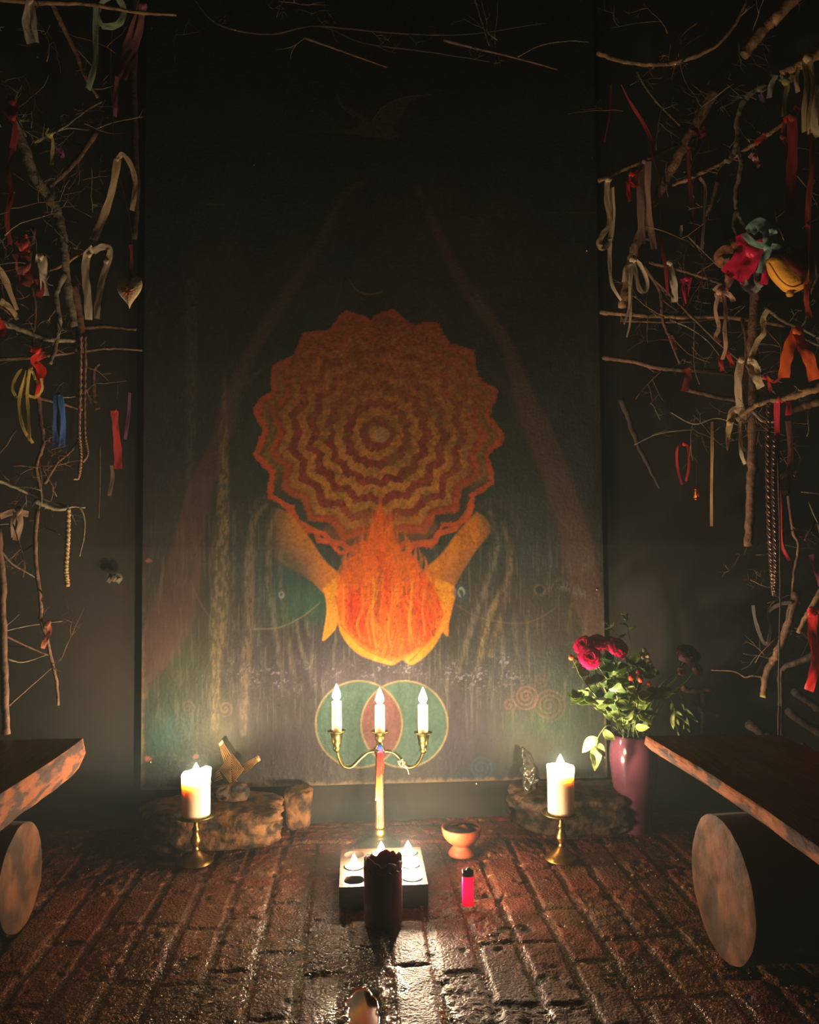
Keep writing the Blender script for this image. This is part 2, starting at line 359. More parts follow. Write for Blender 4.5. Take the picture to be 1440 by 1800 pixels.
    e = sstep(.42, .5, ph)-sstep(.92, 1, ph)
    base = np.outer(1-e, C(206, 134, 56))+np.outer(e, C(150, 56, 40))
    inner = (1-sstep(150, 190, rw))[:, None]
    base = base*inner+(1-inner)*(np.outer(1-e, C(128, 104, 48))+np.outer(e, C(190, 80, 42)))
    mott = (.45+1.15*fbm(px/5, py/6, 18, 3))[:, None]
    base = base*mott
    olive = (sstep(.5, .7, fbm(px/30, py/30, 29))*.45)[:, None]; base = base*(1-olive)+C(128, 104, 44)*olive
    avg = np.outer(np.ones_like(px), C(190, 104, 56)); fade = np.clip(sstep(-60, 120, -ry)*.38+.15*sstep(40, 160, rx)+.5*fbm(px/26, py/26, 36)-.18, 0, .7)[:, None]; base = base*(1-fade)+avg*fade*mott
    top_light = (sstep(0, 160, -ry)*.5)[:, None]; base = base*(1-top_light)+C(206, 108, 58)*top_light*mott  # upper half painted brighter to make up for weaker candle light there
    bm = body[:, None]; c = c*(1-bm)+base*bm
    rim = (1-sstep(4, 6.5, np.abs(rw-R0+5)))*(.65+.6*sstep(.4, .6, fbm(th*40, r/3, 40, 2)))*np.clip(1.0-.75*sstep(20, 120, -ry)-.5*sstep(90, 190, rx), .15, 1); mix(rim, C(232, 96, 44))
    rim2 = (1-sstep(3, 5, np.abs(rw-R0+33))); mix(rim2*np.clip(1.0-.8*sstep(0, 100, -ry)-.5*sstep(60, 160, rx), .1, 1), C(205, 88, 46), .7)
    gapm = (1-sstep(7, 9, np.abs(rw-R0+18)))*sstep(60, 110, ry); mix(gapm, C(76, 84, 78), .85)
    mix(1-sstep(12, 15, np.hypot(px-671, py-764)), C(214, 156, 112), .8)
    # apron of the sun reaching down to the hands
    mix(poly(px, py, [(600, 900), (570, 925), (585, 950), (618, 968), (668, 985), (716, 968), (745, 950), (770, 925), (735, 900)], 3)*(ry > 130), C(186, 92, 44), .3)
    for pts in ([(505, 890, 9), (520, 915, 9), (556, 935, 9), (560, 950, 9), (600, 955, 9), (632, 978, 9)], [(830, 890, 8), (800, 930, 9), (770, 938, 9), (765, 952, 8), (730, 955, 9), (712, 975, 9)]):
        pp = pts; m = np.zeros_like(px)
        for a, b in zip(pp[:-1], pp[1:]):
            d, _ = seg_d(px, py, a[:2], b[:2]); m = np.maximum(m, 1-sstep(3.5, 6, d))
        mix(m*(.7+.5*n3), C(228, 100, 50), .95)
    # arms
    tex = (.70+.65*fbm(px/4, py/4, 33, 3))[:, None]
    def tmix(m, col, a=1.0):
        nonlocal c
        mm = np.clip(m*a, 0, 1)[:, None]; c = c*(1-mm)+np.asarray(col)*tex*mm
    la = poly(px, py, [(455, 890), (485, 893), (512, 905), (540, 940), (570, 985), (600, 1012), (622, 1030), (600, 1060), (572, 1045), (545, 1020), (510, 1000), (478, 975), (462, 930)], 3)
    side = sstep(-35, 35, (px-520)*.62-(py-955)*.78)
    lf = sstep(465, 545, px+.4*(py-900)); tmix(la*lf, C(150, 112, 80), .7); tmix(la*side*lf, C(226, 138, 54), .95); tmix(la*sstep(520, 600, px), C(238, 130, 34), .8)
    ra = (1-.6*sstep(835, 860, px-.3*(py-930)))*poly(px, py, [(838, 900), (856, 912), (862, 935), (838, 965), (815, 1000), (795, 1035), (770, 1060), (735, 1035), (738, 1010), (775, 975), (805, 935)], 3)
    tmix(ra, C(228, 132, 40), .95); tmix(ra*sstep(0, 30, (px-800)*.7+(py-960)*.7-8), C(160, 98, 62), .7)
    # cupped hands
    hands = poly(px, py, [(568, 1035), (600, 1015), (665, 1060), (735, 1015), (798, 1030), (797, 1062), (783, 1100), (764, 1135), (742, 1158), (722, 1169), (708, 1160), (690, 1169), (664, 1163), (628, 1148), (602, 1118), (590, 1085), (576, 1062)], 2)
    tmix(hands, C(246, 156, 40))
    tmix(poly(px, py, [(572, 1040), (590, 1055), (594, 1085), (590, 1105), (577, 1120), (567, 1126), (570, 1105), (574, 1075)], 1.5), C(248, 160, 52))
    tmix(poly(px, py, [(796, 1050), (776, 1078), (772, 1098), (780, 1112), (788, 1118), (789, 1098), (794, 1075)], 1.5), C(244, 150, 50))
    for pts in ([(600, 1100, 2.2), (640, 1140, 2.2), (690, 1162, 2.2)], [(722, 1162, 2.2), (750, 1130, 2.2), (776, 1092, 2.2)], [(676, 1150, 1.6), (700, 1166, 1.6)], [(590, 1048, 2), (597, 1080, 2.4), (600, 1100, 2)]):
        mix(band(px, py, pts, 1), C(150, 66, 30), .7)
    # flame
    fl = poly(px, py, [(668, 884), (680, 915), (692, 945), (702, 968), (728, 980), (742, 1005), (768, 1040), (776, 1085), (756, 1125), (718, 1150), (688, 1158), (650, 1142), (612, 1108), (594, 1060), (600, 1010), (612, 982), (636, 968), (650, 935)], 5)
    wv = px+8*np.sin(py/17.0+px/25)+22*(fbm(px/30, py/60, 37)-.5)
    fs = fbm(wv/8, py/75, 39, 3); fs2 = sstep(.42, .58, fs)
    tmix(fl, C(250, 96, 26)); tmix(fl*fs2, C(250, 140, 36), .75)
    tmix(fl*(blob(718+25, 1060, 22, 70)+blob(625, 1080, 22, 50)), C(246, 58, 20), .8)
    tmix(fl*sstep(.58, .66, fs), C(190, 62, 26), .65); mix(fl*(fbm(px/2.5, py/4, 63, 2) > .72), C(120, 50, 30), .4)
    mix(fl*(fbm(px/3, py/5, 42, 2) > .70), C(120, 60, 36), .55)
    # tongues beside the flame
    for pts in ([(608, 1000, 2), (604, 985, 6), (609, 965, 1)], [(620, 1000, 2), (615, 980, 6), (622, 955, 1)], [(735, 1000, 2), (741, 985, 6), (736, 962, 1)], [(640, 980, 3), (633, 955, 6), (640, 930, 1)], [(712, 975, 3), (716, 955, 6), (708, 930, 1)]):
        tmix(band(px, py, pts, 1.5), C(206, 112, 44), .7)
    for bx, by, hh, ww, ln in ((610, 1015, 42, 9, -4), (624, 1000, 50, 10, 3), (640, 985, 60, 11, -3), (654, 960, 62, 12, 2), (668, 930, 60, 12, 0), (684, 955, 60, 12, 3), (700, 985, 55, 11, -2), (716, 995, 50, 10, 4), (732, 1005, 44, 9, -2), (746, 1020, 42, 8, 4), (756, 1040, 40, 8, 6), (600, 1035, 40, 8, -6)):
        tmix(band(px, py, [(bx, by+30, ww*1.5), (bx+ln*.3, by, ww*1.2), (bx+ln, by-hh*.6, ww*.55), (bx+ln*.2, by-hh, 1)], 2.5), C(248, 112, 34), .75)
    for k in range(26):
        bx = 604+k*6.6+5*math.sin(k*5.3); top_ = 1000+abs(bx-682)*.35+18*math.sin(k*2.1); bot_ = 1150-((bx-686)/95)**2*62
        if bot_-top_ > 30: mix(band(px, py, [(bx, bot_-8, 2), (bx+7*math.sin(k*1.3), (top_*.35+bot_*.65), 4.5), (bx-6*math.sin(k*2.9), (top_*.65+bot_*.35), 3.5), (bx+3*math.sin(k*1.7), top_, 1)], 1.5)*(.5+.8*n3), C(*((255, 176, 56), (204, 52, 22), (255, 120, 34))[(k*5+k//3) % 3]), .5)
    # two circles below
    for ccx, s in ((631, 0), (711, 1)):
        d = np.hypot(px-ccx, py-1273); tmix(1-sstep(74, 77, d), C(90, 122, 100), .85)
    dl = np.maximum(np.hypot(px-631, py-1273), np.hypot(px-711, py-1273)); lens = 1-sstep(74, 77, dl)
    tmix(lens, C(134, 78, 70), .95)
    for ccx in (631, 711):
        mix(1-sstep(1.0, 2.4, np.abs(np.hypot(px-ccx, py-1273)-76)), C(190, 160, 104), .75)
    # spirals
    for sx, sy, sr, col, a in ((925, 1225, 24, (158, 104, 82), .7), (965, 1240, 30, (158, 104, 82), .5), (895, 1240, 14, (158, 104, 82), .5), (950, 1195, 16, (150, 104, 82), .4),
                               (330, 1243, 14, (130, 108, 84), .7), (396, 1246, 14, (150, 118, 84), .7), (312, 1190, 16, (126, 112, 84), .4), (316, 1280, 26, (104, 118, 112), .5), (845, 1350, 22, (88, 116, 128), .4)):
        rr = np.hypot(px-sx, py-sy); tt = (np.arctan2(py-sy, px-sx)/(2*math.pi)) % 1
        m = (1-sstep(.16, .30, np.abs(((rr/8-tt) % 1)-.5)))*(1-sstep(sr-2, sr+1, rr)); mix(m, C(*col), a)
    # foam where the water lands
    fo = sstep(.60, .72, fbm(px/3.4, py/3.0, 47, 2))
    for cx_, cy_, rx_, ry_ in ((500, 1190, 60, 24), (830, 1190, 60, 26), (430, 1180, 30, 20), (890, 1170, 40, 26), (680, 1175, 90, 16)):
        mix(fo*blob(cx_, cy_, rx_, ry_)*sstep(.35, .6, fbm(px/18, py/14, 66, 2)), C(196, 180, 184), .8)
    # bird
    mix(poly(px, py, [(540, 232), (600, 229), (625, 222), (630, 208), (608, 192), (592, 172), (600, 180), (640, 205), (655, 212), (672, 190), (700, 174), (758, 166), (725, 178), (705, 205), (690, 225), (705, 236), (690, 244), (640, 240), (600, 234)], 3), C(150, 118, 92), .55)
    mix(band(px, py, [(655, 212, 2), (676, 186, 2), (708, 172, 2), (758, 166, 2)], 1), C(190, 160, 140), .6)
    mix(band(px, py, [(593, 165, 2), (600, 186, 3), (622, 205, 4)], 1.5), C(160, 128, 98), .6)
    mix(band(px, py, [(612, 490, 1), (630, 512, 2), (652, 517, 3), (672, 513, 2)], 1), C(200, 160, 84), .5)
    mix(band(px, py, [(602, 480, 2), (598, 510, 3), (590, 535, 2)], 1.5), C(150, 112, 74), .4)
    # two small blue eyes in the cloak
    for ex, ey, er in ((494, 1045, 13), (810, 1041, 17)):
        mix(1-sstep(er*.8, er, np.hypot((px-ex)*1.15, py-ey)), C(62, 96, 112), .6)
        mix((1-sstep(1.2, 2.4, np.abs(np.hypot((px-ex-1), (py-ey)*.7)-er*.28)))*(fbm(px/4, py/4, 62, 2) > .42), C(205, 190, 165), .8)
    mix(1-sstep(5, 8, np.hypot(px-949, py-1037)), C(60, 64, 62), .9); mix(1-sstep(1, 3, np.abs(np.hypot(px-949, py-1037)-9)), C(150, 136, 118), .5)
    # scratched line right of the eye, seam, old damage
    sc = np.exp(-((py-1036-8*np.sin(px/16))/9)**2)*((px > 955) & (px < 1030)); mix(sc*sstep(.52, .6, fbm(px/2, py/9, 52, 2)), C(176, 158, 140), .7)
    mix((1-sstep(.8, 2.0, np.abs(py-(357+(px-254)*.0225))))*sstep(.35, .5, fbm(px/26, py/40, 54))*((px < 400)+(px > 960)), C(150, 120, 92), .6)
    for sx, sy, q in ((262, 985, 6), (260, 1334, 8), (344, 1330, 6), (1050, 1036, 3), (838, 1378, 3), (490, 1240, 2)):
        mix(1-sstep(q*.6, q, np.hypot(px-sx, (py-sy)*1.4)+5*(n4-.5)), C(214, 128, 92) if q > 4 else C(50, 40, 34), .85)
    mix(sstep(.58, .7, fbm(px/7, py/3, 56, 3))*blob(320, 1345, 70, 26), C(176, 138, 108), .6)
    edge = np.minimum(np.minimum(px-248, 1068-px)/1.0, (1388-(px-248)*.0244)-py)
    mix((1-sstep(1, 9, edge+7*(fbm(px/9, py/9, 58)-.5)*2))*sstep(900, 1300, py), C(170, 136, 96), .7)
    # worn canvas grain
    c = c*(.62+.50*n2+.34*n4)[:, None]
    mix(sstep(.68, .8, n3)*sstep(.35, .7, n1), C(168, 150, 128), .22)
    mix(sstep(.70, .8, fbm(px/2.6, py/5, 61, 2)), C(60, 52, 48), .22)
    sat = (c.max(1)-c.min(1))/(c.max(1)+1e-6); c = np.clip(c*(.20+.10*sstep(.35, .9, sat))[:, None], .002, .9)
    yy = -.0008*(n3-.5)*1.2+.0009*(n4-.5)
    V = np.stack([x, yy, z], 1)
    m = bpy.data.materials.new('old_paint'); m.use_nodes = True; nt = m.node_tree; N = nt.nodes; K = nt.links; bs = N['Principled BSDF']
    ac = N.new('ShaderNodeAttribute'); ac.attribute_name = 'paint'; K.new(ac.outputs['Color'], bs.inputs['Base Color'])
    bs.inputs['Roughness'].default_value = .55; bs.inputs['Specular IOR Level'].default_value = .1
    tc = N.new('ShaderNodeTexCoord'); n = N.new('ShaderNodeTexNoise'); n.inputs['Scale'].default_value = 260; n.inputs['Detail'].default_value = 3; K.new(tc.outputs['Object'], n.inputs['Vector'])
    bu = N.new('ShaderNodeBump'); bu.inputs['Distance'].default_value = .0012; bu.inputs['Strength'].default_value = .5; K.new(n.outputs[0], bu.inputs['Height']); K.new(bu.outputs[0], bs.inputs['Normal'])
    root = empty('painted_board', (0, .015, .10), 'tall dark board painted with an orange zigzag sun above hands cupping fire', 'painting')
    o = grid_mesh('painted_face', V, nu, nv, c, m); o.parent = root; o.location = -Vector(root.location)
    mb = MB(); box(mb, (0, .018, 1.31), (1.22, .032, 2.42)); mb.build('panel', mat('ply_edge', L(120, 96, 70), .8, bump=.5, bscale=60), root, smooth=False)
    ms = mat('screw_steel', L(190, 160, 110), .35, metal=1)
    for sx, sy in ((1032, 440), (590+248, 1378), (264, 1340), (1050, 1036)):
        p = P(sx, sy, -.001); mb = MB()
        R = Matrix.Rotation(math.pi/2, 3, 'X'); tube(mb, [p+Vector((0, .004, 0)), p, p+Vector((0, -.002, 0))], [.0035, .0035, .002], 10); mb.build('screw', ms, root)
make_board()

# ------------------------------------------------------------------ stones and rocks
def rock(name, c, s, m, label, cat, seed, sub=26, amp=.12, sharp=6, rz=0, shear=0, parent=None, taper=.1):
    bm = bmesh.new(); bmesh.ops.create_cube(bm, size=2); bmesh.ops.subdivide_edges(bm, edges=bm.edges[:], cuts=sub, use_grid_fill=True)
    R = Matrix.Rotation(rz, 3, 'Z'); c = Vector(c)
    for v in bm.verts:
        p = v.co; k = (abs(p.x)**sharp+abs(p.y)**sharp+abs(p.z)**sharp)**(1/sharp); p = p/k
        q = Vector((p.x*1.3+seed, p.y*1.3, p.z*1.3))
        n = mnoise.noise(q)*1.0+mnoise.noise(q*2.3)*.6+mnoise.noise(q*5)*.28+mnoise.noise(q*12)*.12
        p = p*(1+amp*n); p.z = max(p.z, -.97)
        t = 1-taper*(-p.z*.5+.5)
        v.co = R @ Vector((p.x*s[0]*t+shear*p.z*s[2], p.y*s[1]*t, p.z*s[2]))
    me = bpy.data.meshes.new(name); bm.to_mesh(me); bm.free(); me.materials.append(m)
    me.polygons.foreach_set('use_smooth', [True]*len(me.polygons))
    o = bpy.data.objects.new(name, me); COL.objects.link(o); o.location = c; tag(o, label, cat); return o
m_stone = mat('weathered_stone', L(94, 64, 38), .8, spec=.12, hard=.1, bump=1.0, bscale=80, col2=L(38, 28, 20), nscale=34, detail=9)
m_stone2 = mat('grey_brown_stone', L(80, 60, 44), .8, spec=.15, hard=.1, bump=1.0, bscale=80, col2=L(32, 26, 22), nscale=32, detail=9)
rock('stone_block', (-.408, -.105, .050), (.176, .095, .050), m_stone, 'rough tan stone block under the left end of the painted board', 'stone', 3.1, amp=.15, taper=.12, sharp=4.5)
rock('stone_block', (-.205, -.04, .056), (.038, .045, .050), m_stone, 'small tan stone wedged behind the right end of the left block', 'stone', 6.3, 16, taper=.3)
rock('stone_block', (.484, -.085, .050), (.158, .090, .052), m_stone2, 'grey brown stone block under the right end of the painted board', 'stone', 11.4, amp=.15, taper=.12, sharp=4.5)
rock('rock', tuple(P(408, 1392, -.10)), (.040, .025, .022), m_stone2, 'small dark rock at the foot of the straw cross', 'rock', 21.7, 14, amp=.2, sharp=2.2, taper=-.2)
# crumbs of mortar and grit (too many to count)
def grit():
    mb = MB(); rnd = random.Random(5)
    for i in range(420):
        x = rnd.uniform(-.8, .8); y = rnd.uniform(-.95, -.14); s = rnd.uniform(.0008, .0026)
        pts = [(x+rnd.uniform(-s, s), y+rnd.uniform(-s, s), -.004+rnd.uniform(0, s)) for _ in range(4)]
        mb.add(pts, [(0, 1, 2), (0, 2, 3), (0, 3, 1), (1, 3, 2)])
    o = mb.build('grit', mat('grit', L(190, 165, 125), .6), smooth=False, origin=(0, 0, 0)); tag(o, 'pale crumbs of grit strewn over the brick floor', 'grit', kind='stuff')
grit()

# shiny leaning black rock
def shiny_rock():
    b = P(934, 1392, -.085); t = P(918, 1313, -.045); mb = MB(); seg = 40; n = 34; rn = random.Random(4)
    up = (t-b); H = up.length; v = []
    for i in range(n+1):
        s = i/n; r = .0225*(math.sin(math.pi*min(1, (s*.93+.07)))**.55)*(1-.42*s)+.001
        cc = b+up*s+Vector((.008*math.sin(s*3.1), 0, 0))
        for k in range(seg):
            a = 2*math.pi*k/seg; q = Vector((math.cos(a)*1.4, math.sin(a)*1.4, s*4.5))
            rr = r*(1+.55*mnoise.noise(q*1.1)+.28*mnoise.noise(q*2.7)+.12*mnoise.noise(q*6))
            v.append(cc+Vector((math.cos(a)*rr*1.05, math.sin(a)*rr*.8, 0)))
    f = [(i*seg+k, i*seg+(k+1) % seg, (i+1)*seg+(k+1) % seg, (i+1)*seg+k) for i in range(n) for k in range(seg)]+[tuple(range(seg-1, -1, -1)), tuple(n*seg+k for k in range(seg))]
    mb.add(v, f); o = mb.build('shiny_rock', mat('glossy_ore', L(120, 112, 100), .16, metal=.75, bump=.6, bscale=30, col2=L(30, 26, 24), nscale=30), origin=b)
    tag(o, 'upright glossy black rock standing on the right stone block', 'rock')
shiny_rock()

# ------------------------------------------------------------------ brass candlesticks with pillar candles
def candlestick(px, py, hplate, rbase, rplate, label):
    c = G(px, py); e = empty('candlestick', c, label, 'candlestick'); h = hplate
    mb = MB(); lathe(mb, [(rbase*.96, 0), (rbase, .002), (rbase*.98, .004), (rbase*.8, .008), (rbase*.5, .016), (rbase*.28, .024), (.0075, .029)], c, 40); mb.build('base', m_brass, e)
    mb = MB(); lathe(mb, [(.0075, .029), (.0088, .031), (.006, .034), (.0075, .039), (.0120, .046), (.0122, .051), (.0095, .059), (.0062, .067), (.0080, .073), (.0085, .076), (.0055, .081), (.0048, h-.012), (.0065, h-.005), (.011, h-.001)], c, 28); mb.build('stem', m_brass, e)
    mb = MB(); lathe(mb, [(.011, h-.002), (rplate*.6, h-.001), (rplate*.93, h+.001), (rplate, h+.004), (rplate*.97, h+.0055), (rplate*.9, h+.003), (.01, h+.0025)], c, 44); mb.build('drip_plate', m_brass2, e)
    return c+Vector((0, 0, h+.0035))
def pillar(c, r, H, cup, label, slope, hf):
    e = empty('pillar_candle', c, label, 'candle'); mb = MB()
    def j(i, a, rr, zz):
        if i >= 6 and i <= 11:
            zz += slope*math.cos(a)*(.5 if i in (6, 11) else 1)+.0015*math.sin(3*a)+.001*math.sin(7*a+1)
            rr *= 1+.02*math.sin(3*a+1)
        return rr, zz
    prof = [(r*.97, 0), (r, .003), (r, H*.25), (r, H*.5), (r, H*.7), (r*1.0, H*.8), (r*1.03, H*.92), (r*1.05, H*.975), (r*1.0, H*.995), (r*.93, H), (r*.88, H*.985), (r*.84, H*.95), (r*.80, H-cup*.8), (r*.55, H-cup), (.001, H-cup)]
    lathe(mb, prof, c, 48, j); mb.build('wax', m_wax, e)
    b = c+Vector((0, 0, H-cup)); wick(e, b-Vector((0, 0, .001)), .010); flame(e, b+Vector((0, 0, .007)), hf, .0105, PILLAR_W)
top = candlestick(344, 1516, .103, .041, .045, 'aged brass candlestick standing in front of the left stone block')
pillar(top, .0325, .100, .022, 'burning ivory pillar candle on the left brass candlestick', .006, .034)
top = candlestick(988, 1510, .101, .040, .045, 'aged brass candlestick standing in front of the right stone block')
pillar(top, .0305, .106, .016, 'burning ivory pillar candle on the right brass candlestick', -.001, .036)

# ------------------------------------------------------------------ three-armed candelabrum
def candelabrum():
    base = G(668, 1487); e = empty('candelabrum', base, 'brass three-armed candelabrum standing before the painted board', 'candelabrum')
    Y = base.y; z = lambda py: P(668, py, Y).z; X = base.x; mpp = M(Y)
    zt = z(1318)
    mb = MB(); lathe(mb, [(.050, 0), (.051, .003), (.048, .006), (.038, .010), (.024, .016), (.018, .023), (.0165, .027)], base, 40); mb.build('base', m_brass2, e)
    mb = MB(); lathe(mb, [(.0160, .027), (.0175, .030), (.0165, .034), (.0150, .040), (.0130, .044)], base, 36); mb.build('collar', m_brass2, e)
    mb = MB(); n = 12
    lathe(mb, [(.0112, .043)]+[(.0108-.0018*i/n, .046+(zt-.052)*i/n) for i in range(n+1)], base, 96, flute=.07, nfl=14); mb.build('column', m_brass, e)
    mb = MB(); lathe(mb, [(.0088, zt-.008), (.013, zt-.005), (.015, zt), (.013, zt+.005), (.0085, zt+.009), (.007, zt+.013)], base, 28); mb.build('hub', m_brass2, e)
    cups = []
    for s, tip, pts in ((-1, (592, 1284), [(664, 1320), (648, 1322), (634, 1333), (618, 1348), (604, 1346), (596, 1333), (593, 1322)]),
                        (1, (744, 1287), [(672, 1320), (690, 1322), (703, 1333), (716, 1348), (731, 1345), (740, 1333), (743, 1324)])):
        w3 = [P(a, b, Y) for a, b in pts]; cc = catmull([tuple(p) for p in w3], 8)
        mb = MB(); tube(mb, cc, [.0046-.0016*abs(i/(len(cc)-1)-.4) for i in range(len(cc))], 10); mb.build('arm', m_brass2, e)
        cups.append(P(tip[0], tip[1], Y))
    cups.insert(1, P(668, 1285, Y))
    lab = ['burning ivory taper candle on the left arm of the candelabrum', 'burning ivory taper candle in the middle cup of the candelabrum', 'burning ivory taper candle on the right arm of the candelabrum']
    tops = [1230, 1238, 1239]
    for i, c in enumerate(cups):
        mb = MB(); d = -.047 if i != 1 else -.036
        lathe(mb, [(.004, d-.004), (.0075, d), (.0095, d+.004), (.0075, d+.008), (.0095, d+.013), (.0125, d+.019), (.0115, d+.023), (.0135, d+.030), (.0155, d*.12), (.0215, -.0025), (.0225, -.0005), (.021, .0005), (.0135, -.002), (.0128, -.012), (.002, -.013)], c, 36)
        mb.build('candle_cup', m_brass2, e)
        H = P(668, tops[i], Y).z-c.z+.010
        b = c+Vector((0, 0, -.012)); t = empty('taper_candle', b, lab[i], 'candle', None); mb = MB()
        lathe(mb, [(.0118, 0), (.0122, .002), (.0122, H*.5), (.0120, H*.93), (.0118, H*.985), (.0105, H), (.006, H-.0015), (.001, H-.003)], b, 28, lambda k, a, r, zz: (r*(1+.012*math.sin(2*a+zz*60)), zz)); mb.build('wax', m_wax, t)
        tp = b+Vector((0, 0, H-.003)); wick(t, tp, .009); flame(t, tp+Vector((0, 0, .004)), .041, .0102, TAPER_W)
    return Y, X, zt
CY, CX, CZT = candelabrum()

# ------------------------------------------------------------------ tealight block
m_block = mat('block_wood', L(48, 30, 21), .6, spec=.1, bump=.3, bscale=40, col2=L(36, 24, 18), nscale=9, stretch=(1, 9, 9))
def block():
    A = G(595, 1558, .042); B = G(752, 1558, .042); Cc = G(740, 1490, .042); D = G(601, 1492, .042)
    cx = (A.x+B.x+Cc.x+D.x)/4; cy = (A.y+Cc.y)/2; S = ((B.x-A.x)+(Cc.x-D.x))/2; Dy = (Cc.y-A.y+D.y-B.y)/2
    print('block', cx, cy, S, Dy); S = .178; Dy = min(max(Dy, .17), .2)
    h = .042; b = Vector((cx, cy, 0)); mb = MB(); seg = 32; rh = .0212; dep = .017
    cell = (S/3, Dy/3); holes = []
    for i in range(3):
        for j in range(3):
            c = Vector((cx+(i-1)*cell[0], cy+(j-1)*cell[1], h)); holes.append(c); v = []
            for k in range(seg):
                a = 2*math.pi*k/seg; ca, sa = math.cos(a), math.sin(a); m_ = max(abs(ca), abs(sa))
                v.append(c+Vector((ca/m_*cell[0]/2, sa/m_*cell[1]/2, 0)))
            for r, z in ((rh+.001, 0), (rh, -.001), (rh, -dep)):
                v += [c+Vector((r*math.cos(2*math.pi*k/seg), r*math.sin(2*math.pi*k/seg), z)) for k in range(seg)]
            f = [(r*seg+k, r*seg+(k+1) % seg, (r+1)*seg+(k+1) % seg, (r+1)*seg+k) for r in range(3) for k in range(seg)]+[tuple(3*seg+k for k in range(seg))]
            mb.add(v, f)
    x, y = S/2, Dy/2
    mb.add([(cx-x, cy-y, 0), (cx+x, cy-y, 0), (cx+x, cy+y, 0), (cx-x, cy+y, 0), (cx-x, cy-y, h), (cx+x, cy-y, h), (cx+x, cy+y, h), (cx-x, cy+y, h)], [(0, 1, 5, 4), (1, 2, 6, 5), (2, 3, 7, 6), (3, 0, 4, 7), (0, 3, 2, 1)])
    o = mb.build('tealight_holder', m_block, smooth=False, origin=b); tag(o, 'square wooden block with nine round tealight wells', 'candle holder')
    for (i, j), lab in {(0, 1): 'lit tealight alone in the left column of the wooden block', (2, 2): 'lit tealight in the back right well of the wooden block', (2, 1): 'lit tealight in the middle right well of the wooden block',
                        (2, 0): 'lit tealight in the front right well of the wooden block', (1, 2): 'lit tealight in the back middle well, peeking over the plum candle'}.items():
        c = holes[i*3+j]+Vector((0, 0, -dep)); e = empty('tealight', c, lab, 'candle')
        mb = MB(); lathe(mb, [(.0188, 0), (.0193, .001), (.0193, .0185), (.0197, .019), (.0189, .0190), (.0187, .002), (.001, .0015)], c, 32); mb.build('cup', m_alu, e)
        mb = MB(); lathe(mb, [(.0185, .002), (.0186, .0165), (.017, .0155), (.001, .015)], c, 28); mb.build('wax', m_wax, e)
        wick(e, c+Vector((0, 0, .015)), .007); flame(e, c+Vector((0, 0, .018)), .026, .008, TEA_W)
block()

# plum pillar candle in front of the block
def plum():
    c = G(674, 1621); e = empty('pillar_candle', c, 'unlit wide plum coloured pillar candle with a torn rim, before the wooden block', 'candle'); H = P(674, 1507, c.y).z; r = .0365
    print('plum', c, H)
    def j(i, a, rr, zz):
        if i in (6, 7, 8, 9): zz += .006*math.sin(2*a+.6)*.6+.003*math.sin(5*a+1)+.0018*math.sin(9*a)+.0012*math.sin(14*a+2)
        if 4 <= i <= 9: rr *= 1+.03*math.sin(4*a+2)
        return rr, zz
    mb = MB(); lathe(mb, [(r*.94, 0), (r, .004), (r, H*.3), (r, H*.6), (r, H*.8), (r*.99, H*.9), (r*.97, H*.985), (r*.93, H), (r*.88, H*.99), (r*.85, H*.96), (r*.78, H-.03), (r*.3, H-.036), (.001, H-.036)], c, 64, j)
    mb.build('wax', m_plum, e); wick(e, c+Vector((0, 0, H-.037)), .012)
    mb = MB(); pts = []
    for k in range(13):
        a = -math.pi*.93+math.pi*.86*k/12; pts.append(c+Vector((r*1.02*math.cos(a), r*1.02*math.sin(a), H-.012-.008*abs(math.sin(k*1.3))-.004*math.sin(k*2.7))))
    tube(mb, catmull([tuple(p) for p in pts], 3), .0011, 6); mb.build('wax_drip', mat('pale_plum_wax', L(120, 82, 84), .35, sss=.3, sssr=(.006, .003, .002)), e)
plum()

# terracotta bowl
def bowl():
    c = G(812, 1502); e = empty('footed_bowl', c, 'small footed terracotta bowl with a dark inside right of the tealights', 'bowl')
    mt = mat('terracotta', L(140, 60, 32), .6, spec=.2, bump=.15, bscale=50, col2=L(120, 50, 28), nscale=14); z = P(812, 1453, c.y).z
    mb = MB(); k = z/.07; r = .046
    lathe(mb, [(.030, 0), (.0315, .002), (.031, .006), (.026, .014), (.0205, .020), (.0195, .0235), (.0225, .027), (.034, .036), (.0425, .047), (.0455, .058), (.0465, .066), (.046, .0695), (.043, .0700), (.041, .066)], c, 44, lambda i, a, rr, zz: (rr, zz*k)); mb.build('body', mt, e)
    mb = MB(); lathe(mb, [(.0412, .066*k), (.0395, .058*k), (.033, .046*k), (.020, .038*k), (.001, .036*k)], c, 40); mb.build('glaze_lining', mat('black_glaze', L(30, 26, 24), .12, coat=1, bump=.2, bscale=60), e)
    mb = MB(); rn = random.Random(9)
    for i in range(26):
        a = rn.uniform(0, 6.28); q = rn.uniform(0, .022); lathe(mb, [(.001, 0), (.003, .001), (.002, .003), (.0005, .004)], c+Vector((q*math.cos(a), q*math.sin(a), .038*k+.001)), 6)
    mb.build('ash', mat('ash', L(96, 84, 66), .8), e)
bowl()

